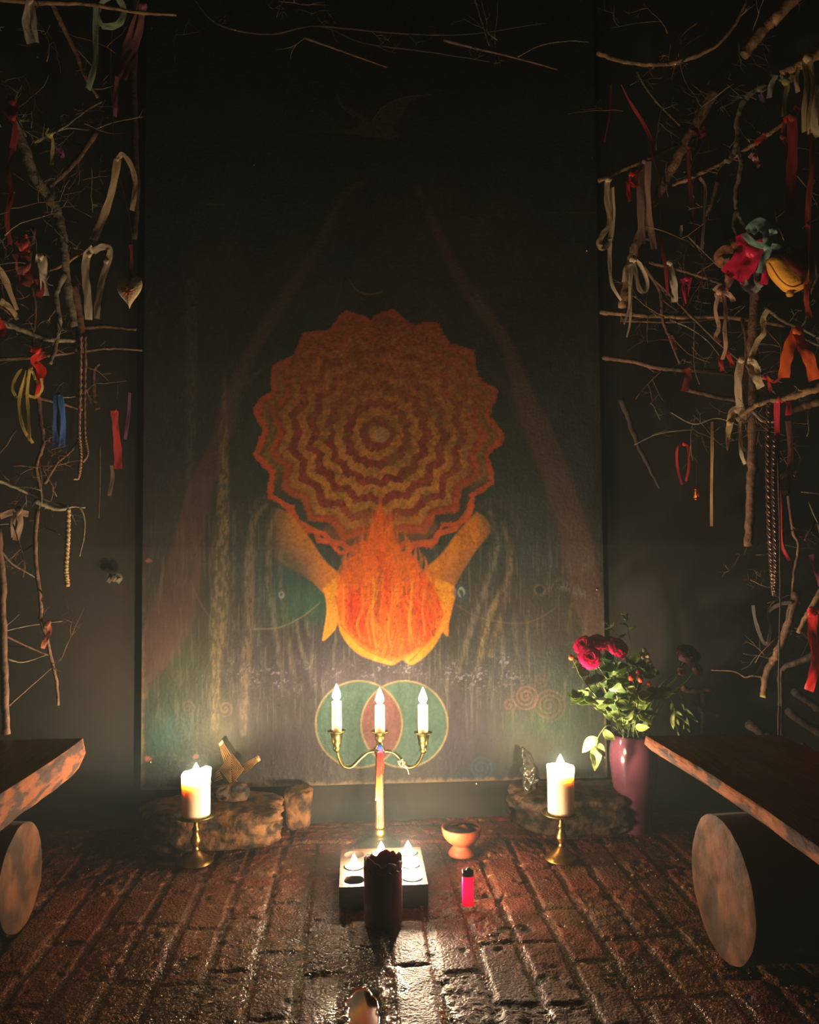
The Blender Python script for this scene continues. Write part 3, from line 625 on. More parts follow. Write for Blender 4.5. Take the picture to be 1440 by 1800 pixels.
# lighter
def lighter():
    c = G(823, 1592); e = empty('lighter', c, 'magenta pocket lighter standing upright on the bricks', 'lighter')
    top = P(824, 1525, c.y).z; hb = top*.77
    def oval(mb, z0, z1, rx, ry, x0=0, n=20, rb=.001):
        v = []
        for z, s in ((z0, .94), (z0+rb, 1), (z1-rb, 1), (z1, .94)):
            v += [c+Vector((x0+rx*s*math.cos(2*math.pi*k/n), ry*s*math.sin(2*math.pi*k/n), z)) for k in range(n)]
        f = [(r*n+k, r*n+(k+1) % n, (r+1)*n+(k+1) % n, (r+1)*n+k) for r in range(3) for k in range(n)]+[tuple(range(n-1, -1, -1)), tuple(3*n+k for k in range(n))]
        mb.add(v, f)
    mb = MB(); oval(mb, 0, hb, .0118, .0062); mb.build('body', mat('magenta_plastic', L(240, 14, 128), .3, trans=.55, coat=.3), e)
    mb = MB(); oval(mb, hb, top-.004, .0116, .0060, .0003); mb.build('hood', mat('lighter_metal', L(70, 66, 66), .25, metal=1), e)
    mb = MB(); R = Matrix.Rotation(math.pi/2, 3, 'X'); cc = c+Vector((.002, 0, top-.0045)); v = []; n = 22
    for y, r in ((-.003, .0045), (-.0025, .0052), (.0025, .0052), (.003, .0045)):
        v += [cc+Vector((r*(1+.06*(k % 2))*math.cos(2*math.pi*k/n), y, r*(1+.06*(k % 2))*math.sin(2*math.pi*k/n))) for k in range(n)]
    mb.add(v, [(r*n+k, r*n+(k+1) % n, (r+1)*n+(k+1) % n, (r+1)*n+k) for r in range(3) for k in range(n)]+[tuple(range(n-1, -1, -1)), tuple(3*n+k for k in range(n))])
    mb.build('spark_wheel', mat('wheel_steel', L(180, 175, 170), .2, metal=1), e)
    mb = MB(); box(mb, c+Vector((-.0075, 0, top-.006)), (.006, .008, .0035), Matrix.Rotation(.3, 3, 'Y')); mb.build('button', mat('black_plastic', L(20, 18, 20), .3), e)
lighter()

# straw cross (woven, four tapering arms tied at the ends)
def straw_cross():
    c = P(408, 1351, -.028); e = empty('straw_cross', c, 'woven golden straw cross leaning on the board on the left block', 'ornament')
    ms = mat('golden_straw', L(126, 92, 38), .6, spec=.15, bump=.3, bscale=110, col2=L(98, 68, 28), nscale=60); ml = M(-.03)
    ex = Vector((CR[0], CR[1], CR[2])); ez = Vector((0, 0, 1)); ey = Vector((0, -1, 0))
    def S(dx, dy, o=0): return c+ex*(dx*ml)-ez*(dy*ml)+ey*o
    mb = MB(); u = Vector((.56, .83)); u.normalize(); w_ = Vector((-u.y, u.x))   # woven centre: concentric square of straws
    a1 = Vector((-.50, -.866)); a2 = Vector((.866, -.50))
    u1 = Vector((-21, -27)).normalized(); u2 = Vector((20, -25)).normalized()
    for k in range(7):
        q = 2.0+k*2.4
        cor = [(u1*sx+u2*sy)*q for sx, sy in ((1, 1), (1, -1), (-1, -1), (-1, 1), (1, 1))]
        for p0, p1 in zip(cor[:-1], cor[1:]):
            tube(mb, [S(p0.x, p0.y, .008-k*.0004), S(p1.x, p1.y, .008-k*.0004)], .0011, 6)
    mb.build('woven_centre', ms, e)
    mb = MB(); cor = [(u1*sx+u2*sy)*17 for sx, sy in ((1, 1), (1, -1), (-1, -1), (-1, 1))]; mb.add([S(p.x, p.y, .004) for p in cor]+[S(p.x, p.y, .001) for p in cor], [(0, 1, 2, 3), (7, 6, 5, 4), (0, 4, 5, 1), (1, 5, 6, 2), (2, 6, 7, 3), (3, 7, 4, 0)]); mb.build('shade_backing', mat('shaded_straw', L(40, 27, 13), .9), e, smooth=False)  # dark sheet behind the weave: shade between the straws put into its colour
    for b1_, b2_, tp in (((407, 1329), (396, 1341), (388, 1304)), ((422, 1346), (429, 1358), (456, 1331)), ((402, 1376), (415, 1370), (428, 1400)), ((386, 1353), (392, 1366), (368, 1373))):
        mb = MB(); q1 = Vector((b1_[0]-408, b1_[1]-1351)); q2 = Vector((b2_[0]-408, b2_[1]-1351)); t_ = Vector((tp[0]-408, tp[1]-1351)); sd = (q2-q1).normalized()
        for k in range(5):
            st = q1.lerp(q2, k/4); en = t_+sd*(k-2)*1.5; md = st.lerp(en, .5)
            tube(mb, [S(st.x, st.y, .004), S(md.x, md.y, .006+.001*(k % 2)), S(en.x, en.y, .004)], [.0018, .0015, .0012], 6)
        a = mb.build('arm', ms, e); mb = MB(); dr = (t_-(q1+q2)/2).normalized()
        for t in range(3):
            qq = t_-dr*(2+t*1.8); tube(mb, [S(qq.x-sd.x*5, qq.y-sd.y*5, .004), S(qq.x, qq.y, .008), S(qq.x+sd.x*5, qq.y+sd.y*5, .004)], .0012, 6)
        mb.build('tie', mat('raffia', L(170, 150, 110), .6), a)
straw_cross()

# ------------------------------------------------------------------ plank benches on log rounds
m_plank = mat('plank_top', L(140, 104, 76), .45, bump=.35, bscale=18, col2=L(108, 80, 60), nscale=5, stretch=(6, 1, 6))
m_plank_edge = mat('pale_sapwood', L(124, 66, 30), .8, spec=.1, hard=.05, bump=.9, bscale=34, col2=L(56, 34, 26), nscale=14, stretch=(3, 1, 3))
m_logend = mat('log_end', L(80, 48, 28), .8, spec=.1, hard=.09, bump=.8, bscale=50, col2=L(44, 29, 20), nscale=14, detail=9)
m_logbark = mat('log_bark', L(60, 44, 34), .85, bump=1, bscale=25, col2=L(38, 28, 22), nscale=12)
def bench(sgn, edge, inner_fn, wid, zt, th, label, name='plank_bench'):
    root = empty(name, Vector((edge, -.8, 0)), label, 'bench'); n = 60; y1, y0 = inner_fn
    lo = [] ; 
    tv, ev = MB(), MB(); T = []; Bt = []; Bk = []; Bb = []
    for i in range(n+1):
        y = y1+(y0-y1)*i/n; s = i/n
        w1 = .006*math.sin(y*7+sgn)+.004*mnoise.noise(Vector((y*9, sgn, 0))); w2 = .005*mnoise.noise(Vector((y*14, 3, sgn)))
        xi = edge+w1; tip = max(0, .05-s)*.0
        T.append(Vector((xi, y, zt))); Bt.append(Vector((xi+sgn*(.006 if sgn < 0 else .004)+w2*.6, y, zt-th*(1+1.5*w2*5))))
        Bk.append(Vector((edge+sgn*wid+w2, y, zt))); Bb.append(Vector((edge+sgn*wid, y, zt-th)))
    if sgn > 0:                       # the far tip of the right plank runs out to a point along its edge
        for i in range(6):
            k = (6-i)/6; T[i].y += .02*k
    m = n+1
    tv.add(T+Bk, [(i, i+1, m+i+1, m+i) if sgn < 0 else (i, m+i, m+i+1, i+1) for i in range(n)])
    tv.add(Bt+Bb, [(i, m+i, m+i+1, i+1) for i in range(n)]); tv.add(Bk+Bb, [(i, i+1, m+i+1, m+i) for i in range(n)])
    tv.add([T[0], Bt[0], Bb[0], Bk[0]], [(0, 1, 2, 3)]); tv.add([T[-1], Bt[-1], Bb[-1], Bk[-1]], [(0, 3, 2, 1)])
    mid = [(a+b)/2+Vector((-sgn*(.010+.004*mnoise.noise(Vector((a.y*20, 1, 1)))), 0, .004*mnoise.noise(Vector((a.y*16, 5, 1))))) for a, b in zip(T, Bt)]
    ev.add(T+mid+Bt, [(r*m+i, r*m+i+1, (r+1)*m+i+1, (r+1)*m+i) for r in range(2) for i in range(n)])
    ev.add([T[0], mid[0], Bt[0]], [(0, 1, 2)])
    tv.build('plank', m_plank, root, smooth=False); ev.build('waney_edge', m_plank_edge, root)
    return root
def log_support(root, face_x, y, r, length, sgn, seed):
    mb = MB(); seg = 56; v = []; n = 10
    def R(a, s): return r*(1+.05*mnoise.noise(Vector((math.cos(a)*1.2+seed, math.sin(a)*1.2, s*2)))+.02*mnoise.noise(Vector((math.cos(a)*6+seed, math.sin(a)*6, s*6))))
    for i in range(n+1):
        s = i/n
        for k in range(seg):
            a = 2*math.pi*k/seg; v.append(Vector((face_x+sgn*length*s+.02*math.cos(a)*(1-s)*sgn*0, y+R(a, s)*math.cos(a), max(.0, r+R(a, s)*math.sin(a)))))
    mb.add(v, [(i*seg+k, i*seg+(k+1) % seg, (i+1)*seg+(k+1) % seg, (i+1)*seg+k) for i in range(n) for k in range(seg)])
    lg = mb.build('log', m_logbark, root)
    mb = MB(); rings = 12; v = [Vector((face_x-sgn*.002, y, r))]
    for i in range(1, rings+1):
        for k in range(seg):
            a = 2*math.pi*k/seg; q = R(a, 0)*i/rings
            v.append(Vector((face_x-sgn*(.003+.004*mnoise.noise(Vector((q*40*math.cos(a), q*40*math.sin(a), seed))))*(1 if i < rings else 0), y+q*math.cos(a), max(0.0, r+q*math.sin(a)))))
    f = [(0, 1+k, 1+(k+1) % seg) for k in range(seg)]+[(1+(i-1)*seg+k, 1+i*seg+k, 1+i*seg+(k+1) % seg, 1+(i-1)*seg+(k+1) % seg) for i in range(1, rings) for k in range(seg)]
    mb.add(v, f); mb.build('sawn_end', m_logend, lg)
# right bench
pr = G(1152, 1297, .325); pr2 = G(1440, 1495, .325); print('right bench', pr, pr2, G(1340, 1295, .325), G(1440, 1350, .325))
b1 = bench(1, (pr.x+pr2.x)/2, (pr.y, -1.75), .27, .325, .026, 'plank bench with a thin pale edge and big log end, right of the altar')
lr = P(1268, 1560, -.66)
gr_ = G(1268, 1562, .12); log_support(b1, gr_.x, gr_.y, .120, .26, 1, 2)
mb = MB(); box(mb, (gr_.x+.14, gr_.y, .268), (.14, .08, .066)); mb.build('wedge', m_logbark, b1)
mb = MB(); s0 = Vector((.655, -.735, .292)); tube(mb, catmull([tuple(s0), (.65, -.72, .283), (.66, -.70, .272)], 5), .008, 8, wob=.3); mb.build('knot_stub', m_plank_edge, b1)
# left bench
pl = G(135, 1298, .325); pl2 = G(0, 1404, .325); print('left bench', pl, pl2)
b2 = bench(-1, (pl.x+pl2.x)/2, (pl.y, -1.75), .32, .325, .062, 'thick plank bench with a broad orange edge, left of the altar')
lp = P(36, 1540, -.56); print('logs', lp, lr)
gl_ = G(38, 1540, .10); log_support(b2, gl_.x, gl_.y, .098, .26, -1, 8)
mb = MB(); box(mb, (gl_.x-.14, gl_.y, .228), (.14, .08, .075)); mb.build('wedge', m_logbark, b2)

# ------------------------------------------------------------------ vase and bouquet
def vase():
    c = P(1113, 1293, -.115); c.z = 0; H = P(1113, 1291, -.115).z
    pr = [(.036, 0), (.038, .003), (.040, .03), (.047, .08), (.0555, .15), (.0600, .20), (.0595, .225), (.0555, .250), (.0515, .262), (.0500, .268), (.0470, .269), (.0455, .262), (.0480, .245), (.050, .2), (.036, .01), (.001, .008)]
    k = H/.268; mb = MB(); lathe(mb, [(r, z*k) for r, z in pr], c, 56)
    o = mb.build('vase', mat('mauve_glaze', L(84, 44, 58), .16, coat=.5, bump=.05, bscale=14, col2=L(86, 45, 60), nscale=6), origin=c); tag(o, 'tall glossy mauve vase standing right of the right stone block', 'vase')
    return c, H
VC, VH = vase()
rb = random.Random(11)
m_stem = mat('green_stem', L(96, 112, 62), .5)
m_leafs = [mat('leaf_green', L(134, 152, 80), .42, trans=.25, col2=L(98, 122, 66), nscale=30, spec=.5), mat('leaf_dark', L(104, 134, 78), .42, trans=.22, col2=L(84, 112, 66), nscale=30), mat('leaf_light', L(176, 186, 108), .45, trans=.28, col2=L(140, 158, 86), nscale=30)]
def leaf(mb, base, d, nrm, ln, wd, bend=.3):
    d = Vector(d).normalized(); nrm = Vector(nrm); s = d.cross(nrm).normalized(); nn = s.cross(d).normalized(); n = 7; v = []
    for i in range(n+1):
        t = i/n; wv = wd*.5*(math.sin(math.pi*t**.8)**.85)+.0004; cc = Vector(base)+d*(ln*t)-nn*(bend*ln*t*t)+s*(.06*ln*math.sin(t*4))
        for q in (-1, -.5, 0, .5, 1): v.append(cc+s*(wv*q)+nn*(abs(q)*wv*.35+.002*math.sin(t*9+q*2)))
    m5 = len(v); v += [p-nn*.0005 for p in v]
    f = [(i*5+k, i*5+k+1, (i+1)*5+k+1, (i+1)*5+k) for i in range(n) for k in range(4)]
    f += [tuple(reversed([q+m5 for q in g])) for g in f]
    mb.add(v, f)
def sprig(path, leaves, label, m, name='leafy_sprig', rr=.0013, group=None, cat='foliage'):
    """path: (px, py, Y) from vase mouth outwards; leaves: (t, angle, length, width)"""
    base = Vector((VC.x+rb.uniform(-.03, .03), VC.y+rb.uniform(-.025, .025), VH-.03))
    pts = catmull([tuple(base)]+[tuple(P(*p)) for p in path], 6); e = empty(name, base, label, cat, group)
    mb = MB(); tube(mb, pts, [rr*1.3-(rr*.7)*i/len(pts) for i in range(len(pts))], 6); mb.build('stem', m_stem, e)
    lf = MB(); N = len(pts)
    for (t, a, ln, wd) in leaves:
        i = min(N-2, int(t*(N-1))); p = Vector(pts[i]); tg = (Vector(pts[i+1])-p).normalized()
        d = Vector((math.sin(a), rb.uniform(-.7, .15), math.cos(a)))
        leaf(lf, p, d, Vector((rb.uniform(-.5, .3), -.8, rb.uniform(-.1, .7))), ln, wd, rb.uniform(-.15, .5))
    lf.build('leaves', m, e); return e
YV = -.15
specs = [  # path, label
    ([(1075, 1240, -.17), (1040, 1190, -.18), (1025, 1160, -.18)], 'leafy sprig on the upper left of the bouquet under the red roses', 0),
    ([(1070, 1255, -.18), (1035, 1230, -.2), (1015, 1220, -.2)], 'leafy sprig spreading left out of the mauve vase', 0),
    ([(1075, 1275, -.2), (1055, 1290, -.21), (1047, 1312, -.215)], 'leafy sprig drooping over the left rim of the vase with a pale hanging leaf', 2),
    ([(1090, 1240, -.2), (1080, 1190, -.22), (1078, 1150, -.22)], 'leafy sprig rising through the left half of the bouquet', 1),
    ([(1105, 1240, -.22), (1105, 1190, -.23), (1100, 1150, -.22)], 'leafy sprig in the front middle of the bouquet', 0),
    ([(1118, 1240, -.2), (1128, 1200, -.22), (1135, 1170, -.2)], 'leafy sprig behind the orange red berries', 1),
    ([(1125, 1255, -.2), (1145, 1230, -.2), (1160, 1215, -.19)], 'leafy sprig leaning right above the vase rim', 1),
    ([(1118, 1260, -.22), (1120, 1235, -.24), (1118, 1215, -.25)], 'short leafy sprig low in the middle of the bouquet', 2),
    ([(1095, 1265, -.22), (1085, 1245, -.24), (1080, 1232, -.25)], 'short leafy sprig low on the left of the bouquet', 0),
    ([(1140, 1262, -.15), (1180, 1215, -.12), (1198, 1225, -.12), (1205, 1262, -.12)], 'long sprig arching right with narrow hanging leaves', 0),
    ([(1142, 1262, -.15), (1165, 1220, -.12), (1180, 1230, -.12), (1187, 1262, -.12)], 'sprig with narrow leaves hanging between bouquet and right bench', 2)]
for k, (path, lab, mi) in enumerate(specs):
    lv = []
    if k < 9:
        for i in range(16):
            t = .26+.74*i/15; a = rb.choice([-1, 1])*rb.uniform(.6, 2.1); lv.append((t, a, rb.uniform(.028, .044), rb.uniform(.015, .025)))
        if k == 2: lv = [(1, 3.2, .060, .030), (.8, -2.2, .05, .026), (.6, 2.3, .04, .02), (.9, 2.6, .04, .02)]
    else: lv = [(1, 2.9, .050, .012), (.95, 3.3, .045, .011), (.9, 2.5, .05, .012), (.8, 3.1, .04, .01)]
    sprig(path, lv, lab, m_leafs[mi])
sprig([(1100, 1200, -.14), (1098, 1140, -.13), (1082, 1112, -.13), (1064, 1094, -.13)], [(.82, -1.2, .022, .006), (.9, .5, .018, .006), (1, -.6, .02, .005), (.7, 1.2, .02, .006)], 'thin sprig with narrow leaves curling up left above the roses', m_leafs[1], rr=.0009)
sprig([(1105, 1200, -.14), (1108, 1140, -.13), (1105, 1110, -.13), (1098, 1086, -.13)], [(.85, -1.0, .024, .006), (.95, .2, .024, .006), (1, -.5, .024, .008), (.8, 1.2, .022, .006), (.9, -1.4, .018, .005)], 'thin sprig with pointed leaves at the very top of the bouquet', m_leafs[0], rr=.0009)

def rose(px, py, Y, r, m, label, face=(-.15, -.9, .35), name='rose', cat='flower', petals=26, path=None, seed=0):
    rn = random.Random(seed); c = P(px, py, Y); base = Vector((VC.x+rn.uniform(-.03, .03), VC.y+rn.uniform(-.02, .02), VH-.03))
    e = empty(name, base, label, cat); mb = MB(); ax = Vector(face).normalized()
    mids = [tuple(P(*p)) for p in (path or [])]
    tube(mb, catmull([tuple(base)]+mids+[tuple((base+c)/2+Vector((0, 0, .01)))] * (0 if mids else 1)+[tuple(c-ax*r*.7)], 6) if mids else catmull([tuple(base), tuple((base+c)/2+Vector((.005, 0, .01))), tuple(c-ax*r*.7)], 6), .0019, 7); mb.build('stem', m_stem, e)
    mb = MB(); x = ax.orthogonal().normalized(); y = ax.cross(x)
    for i in range(petals):
        t = i/(petals-1); ang = i*2.399; op = .12+1.25*t**1.15; pr = r*(.25+.75*t**.7)     # opening angle
        ca, sa = math.cos(ang), math.sin(ang); out = x*ca+y*sa; side = -x*sa+y*ca; nu, nv = 6, 7; v = []
        for a in range(nu+1):
            u = a/nu; th = op*(.35+.75*u)+.35*u**4*(t > .4)
            rad = pr*(.12+.9*math.sin(min(1.35, th))*u**.8); hgt = pr*(.95*u**.9*math.cos(th*.8))-r*.30*t
            for b in range(nv+1):
                q = (b/nv-.5)*2; wdt = pr*(.32+.55*math.sin(math.pi*min(1, u*.62+.12)))*(1-.25*(q*q)*(u > .8))
                p = c+out*(rad-.25*pr*q*q*(1-.5*t))+side*(q*wdt)+ax*(hgt-.14*pr*q*q*u+.02*pr*math.sin(q*6+i))
                v.append(p)
        W = nv+1; k0 = len(v); v2 = [p-ax*.0006-out*.0005 for p in v]
        f = [(a*W+b, a*W+b+1, (a+1)*W+b+1, (a+1)*W+b) for a in range(nu) for b in range(nv)]
        mb.add(v+v2, f+[tuple(reversed([g+k0 for g in q])) for q in f])
    mb.build('petals', m, e)
    mb = MB()
    for k in range(5):
        a = k*1.2566; leaf(mb, c-ax*r*.55, (x*math.cos(a)+y*math.sin(a))*.9-ax*.15, -ax, r*.8, r*.28, .3)
    mb.build('sepals', m_leafs[0], e); return e
m_rose = mat('crimson_petal', L(244, 12, 108), .6, spec=.2, trans=.3, col2=L(214, 10, 84), nscale=60)
m_rose2 = mat('crimson_petal_dark', L(150, 8, 44), .5, trans=.25, sheen=.3)
m_pink = mat('faded_pink_petal', L(190, 120, 96), .55, trans=.3, col2=L(150, 84, 70), nscale=50)
rose(1037, 1155, -.21, .029, m_rose, 'open crimson rose lowest and nearest of the red roses', (-.15, -.85, .3), seed=1)
rose(1026, 1133, -.18, .027, m_rose, 'crimson rose at the upper left edge of the bouquet', (-.45, -.6, .6), seed=2)
rose(1052, 1127, -.17, .025, m_rose, 'crimson rose at the top between the other red roses', (0, -.6, .75), seed=3)
rose(1088, 1138, -.18, .028, m_rose, 'crimson rose on the right end of the red roses', (.3, -.8, .5), petals=20, seed=4)
rose(1073, 1130, -.14, .026, m_rose2, 'darker crimson rose half hidden behind the red roses', (.1, -.6, .8), seed=5)
rose(1228, 1176, -.12, .019, m_pink, 'small faded pink rose farthest right of the bouquet', (.5, -.7, .4), petals=14, path=[(1165, 1235, -.13), (1205, 1200, -.12)], seed=6)
rose(1198, 1180, -.12, .012, m_pink, 'tiny faded pink rosebud left of the pink rose', (0, -.9, .4), petals=10, path=[(1150, 1230, -.13), (1180, 1205, -.12)], seed=7)
rose(1210, 1148, -.06, .030, mat('withered_maroon', L(70, 26, 26), .7, trans=.2), 'dark withered maroon bloom behind the pink rose', (.1, -.7, .6), petals=22, path=[(1150, 1230, -.1), (1190, 1190, -.08)], seed=8)
rose(1222, 1120+30, -.05, .02, mat('withered_brown', L(60, 34, 28), .7, trans=.2), 'small dark dried bloom at the back right of the bouquet', (.4, -.7, .6), petals=12, path=[(1150, 1220, -.1), (1190, 1180, -.07)], seed=9)
def berries(pts, label, m, r, path, cream=False, seed=0):
    rn = random.Random(seed); base = Vector((VC.x, VC.y-.01, VH-.03)); e = empty('berry_sprig', base, label, 'berries'); mb = MB()
    tr = catmull([tuple(base)]+[tuple(P(*p)) for p in path], 6); tube(mb, tr, .0014, 6); hub = Vector(tr[-1])
    ends = [P(*p) for p in pts]
    for q in ends: tube(mb, catmull([tuple(hub), tuple((hub+q)/2+Vector((0, -.002, .003))), tuple(q)], 4), .0008, 5)
    mb.build('stem', m_stem, e)
    for q in ends:
        mb = MB(); rr = r*rn.uniform(.88, 1.1); n = 10
        lathe(mb, [(max(.0003, rr*math.sin(math.pi*i/n)), -rr*1.08*math.cos(math.pi*i/n)) for i in range(n+1)]+[(.0006, rr*1.35)], q, 16); mb.build('berry', m, e)
m_berry = mat('orange_red_berry', L(214, 62, 36), .22, coat=.4)
berries([(1122, 1182, -.24), (1110, 1192, -.245), (1126, 1195, -.25), (1141, 1202, -.24)], 'sprig of four orange red berries at the front of the bouquet', m_berry, .0062, [(1112, 1250, -.22), (1118, 1215, -.235)], seed=1)
berries([(1004, 1156, -.2)], 'single orange berry at the left edge beside the roses', mat('orange_berry', L(224, 96, 54), .25, coat=.4), .006, [(1060, 1240, -.19), (1018, 1185, -.2)], seed=2)
m_bud = mat('cream_bud', L(196, 170, 128), .6)
berries([(1133, 1143, -.18), (1138, 1152, -.18), (1130, 1153, -.185), (1141, 1163, -.18), (1136, 1170, -.185)], 'sprig of curled cream buds above the red berries', m_bud, .0062, [(1118, 1230, -.18), (1128, 1180, -.18)], seed=3)
berries([(1113, 1158, -.2), (1108, 1164, -.2), (1118, 1168, -.2), (1112, 1174, -.205)], 'sprig of small green buds between roses and berries', m_leafs[0], .005, [(1110, 1230, -.19), (1112, 1185, -.2)], seed=4)

# ------------------------------------------------------------------ branches
def YD(px, off=0.0): return -.07-max(0, abs(px-655)-400)/380*.28-off
rt = random.Random(23)
def branch(pts, wpx, label, m, name='branch', off=0.0, twigs=0, tl=40, group=None, knots=True, Y=None, cat='branch', seg=8, tip=.55):
    n0 = len(pts)
    Yf = (lambda p: (Y if Y is not None else YD(p[0], off))-(p[2] if len(p) > 2 else 0))
    w3 = [tuple(P(p[0], p[1], Yf(p))) for p in pts]; cc = catmull(w3, 7); n = len(cc); r0 = wpx*.5*M(Yf(pts[0]))
    jit = r0*.16
    cc = [Vector(c)+Vector((rt.uniform(-1, 1), rt.uniform(-1, 1), rt.uniform(-1, 1)))*jit*(0 if i in (0, n-1) else 1) for i, c in enumerate(cc)]
    rad = [r0*(1-(1-tip)*i/(n-1))*(1+.05*math.sin(i*.9)+(.25 if knots and rt.random() < .08 else 0)) for i in range(n)]
    mb = MB(); tube(mb, cc, rad, seg, wob=.12)
    for k in range(twigs):
        i = rt.randrange(1, n-1); p = Vector(cc[i]); tg = (Vector(cc[i+1])-Vector(cc[i-1])).normalized()
        twig(mb, p, tg, tl*rt.uniform(.5, 1.3)*M(-.2), min(rad[i]*.5, .0022), 2)
    o = mb.build(name, m, origin=w3[0]); tag(o, label, cat, group); return o
def twig(mb, p, tg, ln, r, depth):
    s = tg.orthogonal(); s.rotate(Matrix.Rotation(rt.uniform(0, 6.28), 3, tg)); d = (tg*rt.uniform(.2, .9)+s*rt.uniform(.5, 1)); d.y *= .45; d.normalize()
    pts = [p]; n = 6
    for i in range(n):
        d = (d+Vector((rt.uniform(-1, 1), rt.uniform(-.5, .5), rt.uniform(-1, 1)))*.28).normalized(); q = pts[-1]+d*ln/n
        if q.y > .02: q.y = .015
        pts.append(q)
    tube(mb, pts, [r*(1-.7*i/n) for i in range(n+1)], 5)
    if depth > 0:
        for k in range(rt.choice([1, 2, 2])):
            i = rt.randrange(2, n); twig(mb, pts[i], d, ln*rt.uniform(.4, .7), r*.6, depth-1)
Bt, Bb, Bg, Bd = m_bark
# left thicket
branch([(20, 190), (42, 260), (62, 310), (88, 350), (104, 385), (112, 440), (118, 500), (132, 575)], 19, 'thickest pale branch running down through the left thicket', Bg, twigs=6, tip=.8)
branch([(78, -30), (100, 25), (130, 85), (150, 135), (172, 172)], 10, 'slanting tan branch at the top of the left thicket', Bt, twigs=2)
branch([(-40, -6), (60, 4), (160, 8), (230, 20), (310, 26)], 9, 'horizontal branch across the top left corner', Bt, twigs=3, Y=-.20)
branch([(168, 232), (140, 275), (112, 305), (88, 328)], 11, 'short brown branch slanting down left below the yellow scrap', Bb, twigs=1)
branch([(238, -30), (234, 80), (236, 200), (240, 330), (236, 420)], 13, 'dark upright pole beside the upper left edge of the board', Bd, name='pole', cat='pole', Y=-.02, tip=.8)
branch([(112, 480), (98, 520), (104, 560), (98, 610), (88, 640)], 12, 'forked branch hanging below the thick pale branch', Bg, off=.02, twigs=3)
branch([(126, 500), (140, 560), (138, 620)], 16, 'stout stub of branch beside the braided cord', Bb, tip=.9, twigs=1)
branch([(60, 400), (52, 470), (62, 540), (58, 600), (60, 640)], 7, 'thin upright branch left of the thick pale branch', Bb, twigs=4)
branch([(-20, 560), (40, 580), (80, 595), (150, 600)], 11, 'pale rail crossing the left thicket at the level of the white heart', Bg, twigs=3, tip=.8)
branch([(-20, 632), (60, 628), (140, 618), (200, 612), (250, 616)], 7, 'thin horizontal rail above the red ribbon knot', Bb, twigs=1, Y=-.03)
branch([(55, 695), (100, 706), (145, 720)], 9, 'short tan rail behind the blue ribbons', Bt, twigs=0, Y=-.12)
branch([(148, 576), (190, 574), (240, 580)], 8, 'dim horizontal rail between cord and board', Bb, Y=-.02)
branch([(60, 640), (66, 690), (72, 740), (76, 780), (64, 820), (72, 868), (66, 900)], 9, 'upright knotty branch below the gold bow', Bb, twigs=5)
branch([(66, 895), (62, 950), (64, 1000), (72, 1060), (72, 1090), (82, 1120), (88, 1150), (98, 1190), (102, 1240)], 8, 'lowest crooked hanging branch of the left thicket', Bb, twigs=5, tip=.7)
branch([(-10, 842), (30, 858), (60, 872), (110, 888), (150, 892)], 6, 'thin rail carrying the long plaited cord', Bg, twigs=3)
branch([(60, 880), (100, 895), (128, 890)], 9, 'pale short branch knotted under the thin rail', Bg, off=.01)
branch([(140, 890), (148, 910), (148, 940), (140, 978)], 4, 'grey twig bending down right of the plaited cord', Bg)
branch([(78, 850), (100, 815), (125, 792), (140, 770)], 6, 'thin branch rising right under the braided cord', Bb, twigs=2)
branch([(84, 475), (110, 466), (135, 450), (150, 440)], 7, 'tan twig holding the pair of cream ribbons', Bt)
branch([(60, 250), (110, 225), (150, 195), (180, 178)], 5, 'thin twig holding the yellow scrap', Bg, twigs=3)
branch([(65, 250), (115, 226), (160, 228), (200, 215), (250, 205)], 3, 'very thin twig reaching to the dark upright pole', Bg, twigs=3)
branch([(203, 10), (196, 60), (194, 130), (198, 200), (200, 280), (215, 330), (230, 400), (232, 450)], 3, 'long string from the top branch down to the white heart', Bd, name='string', cat='string')
branch([(-5, 930), (2, 1000), (6, 1100), (8, 1200), (10, 1290)], 13, 'reddish brown upright pole at the lower left frame edge', Bb, name='pole', cat='pole', Y=-.35, tip=1)
branch([(-5, 960), (20, 990), (45, 1005), (62, 1015)], 4, 'curved grey twig meeting the lowest left branch', Bg)
branch([(10, 1118), (45, 1135), (85, 1152)], 4, 'lower twig slanting from the pole to the crooked branch', Bb)
branch([(5, 1110), (50, 1100), (110, 1092)], 2.5, 'fine nearly level twig above the lower twig', Bg)
branch([(12, 1158), (40, 1164), (80, 1152)], 3, 'fine bent twig nearest the bench in the left thicket', Bg)
branch([(5, 1250), (50, 1210), (90, 1175)], 3, 'dim twig rising from behind the left bench', Bb)
branch([(172, 720), (165, 690), (166, 650), (175, 640)], 9, 'dim curved stub between blue and red ribbons', Bb, Y=-.03)
branch([(176, 780), (176, 850), (174, 910)], 2, 'thin dim string near the lower red ribbon', Bb, name='string', cat='string', Y=-.03)
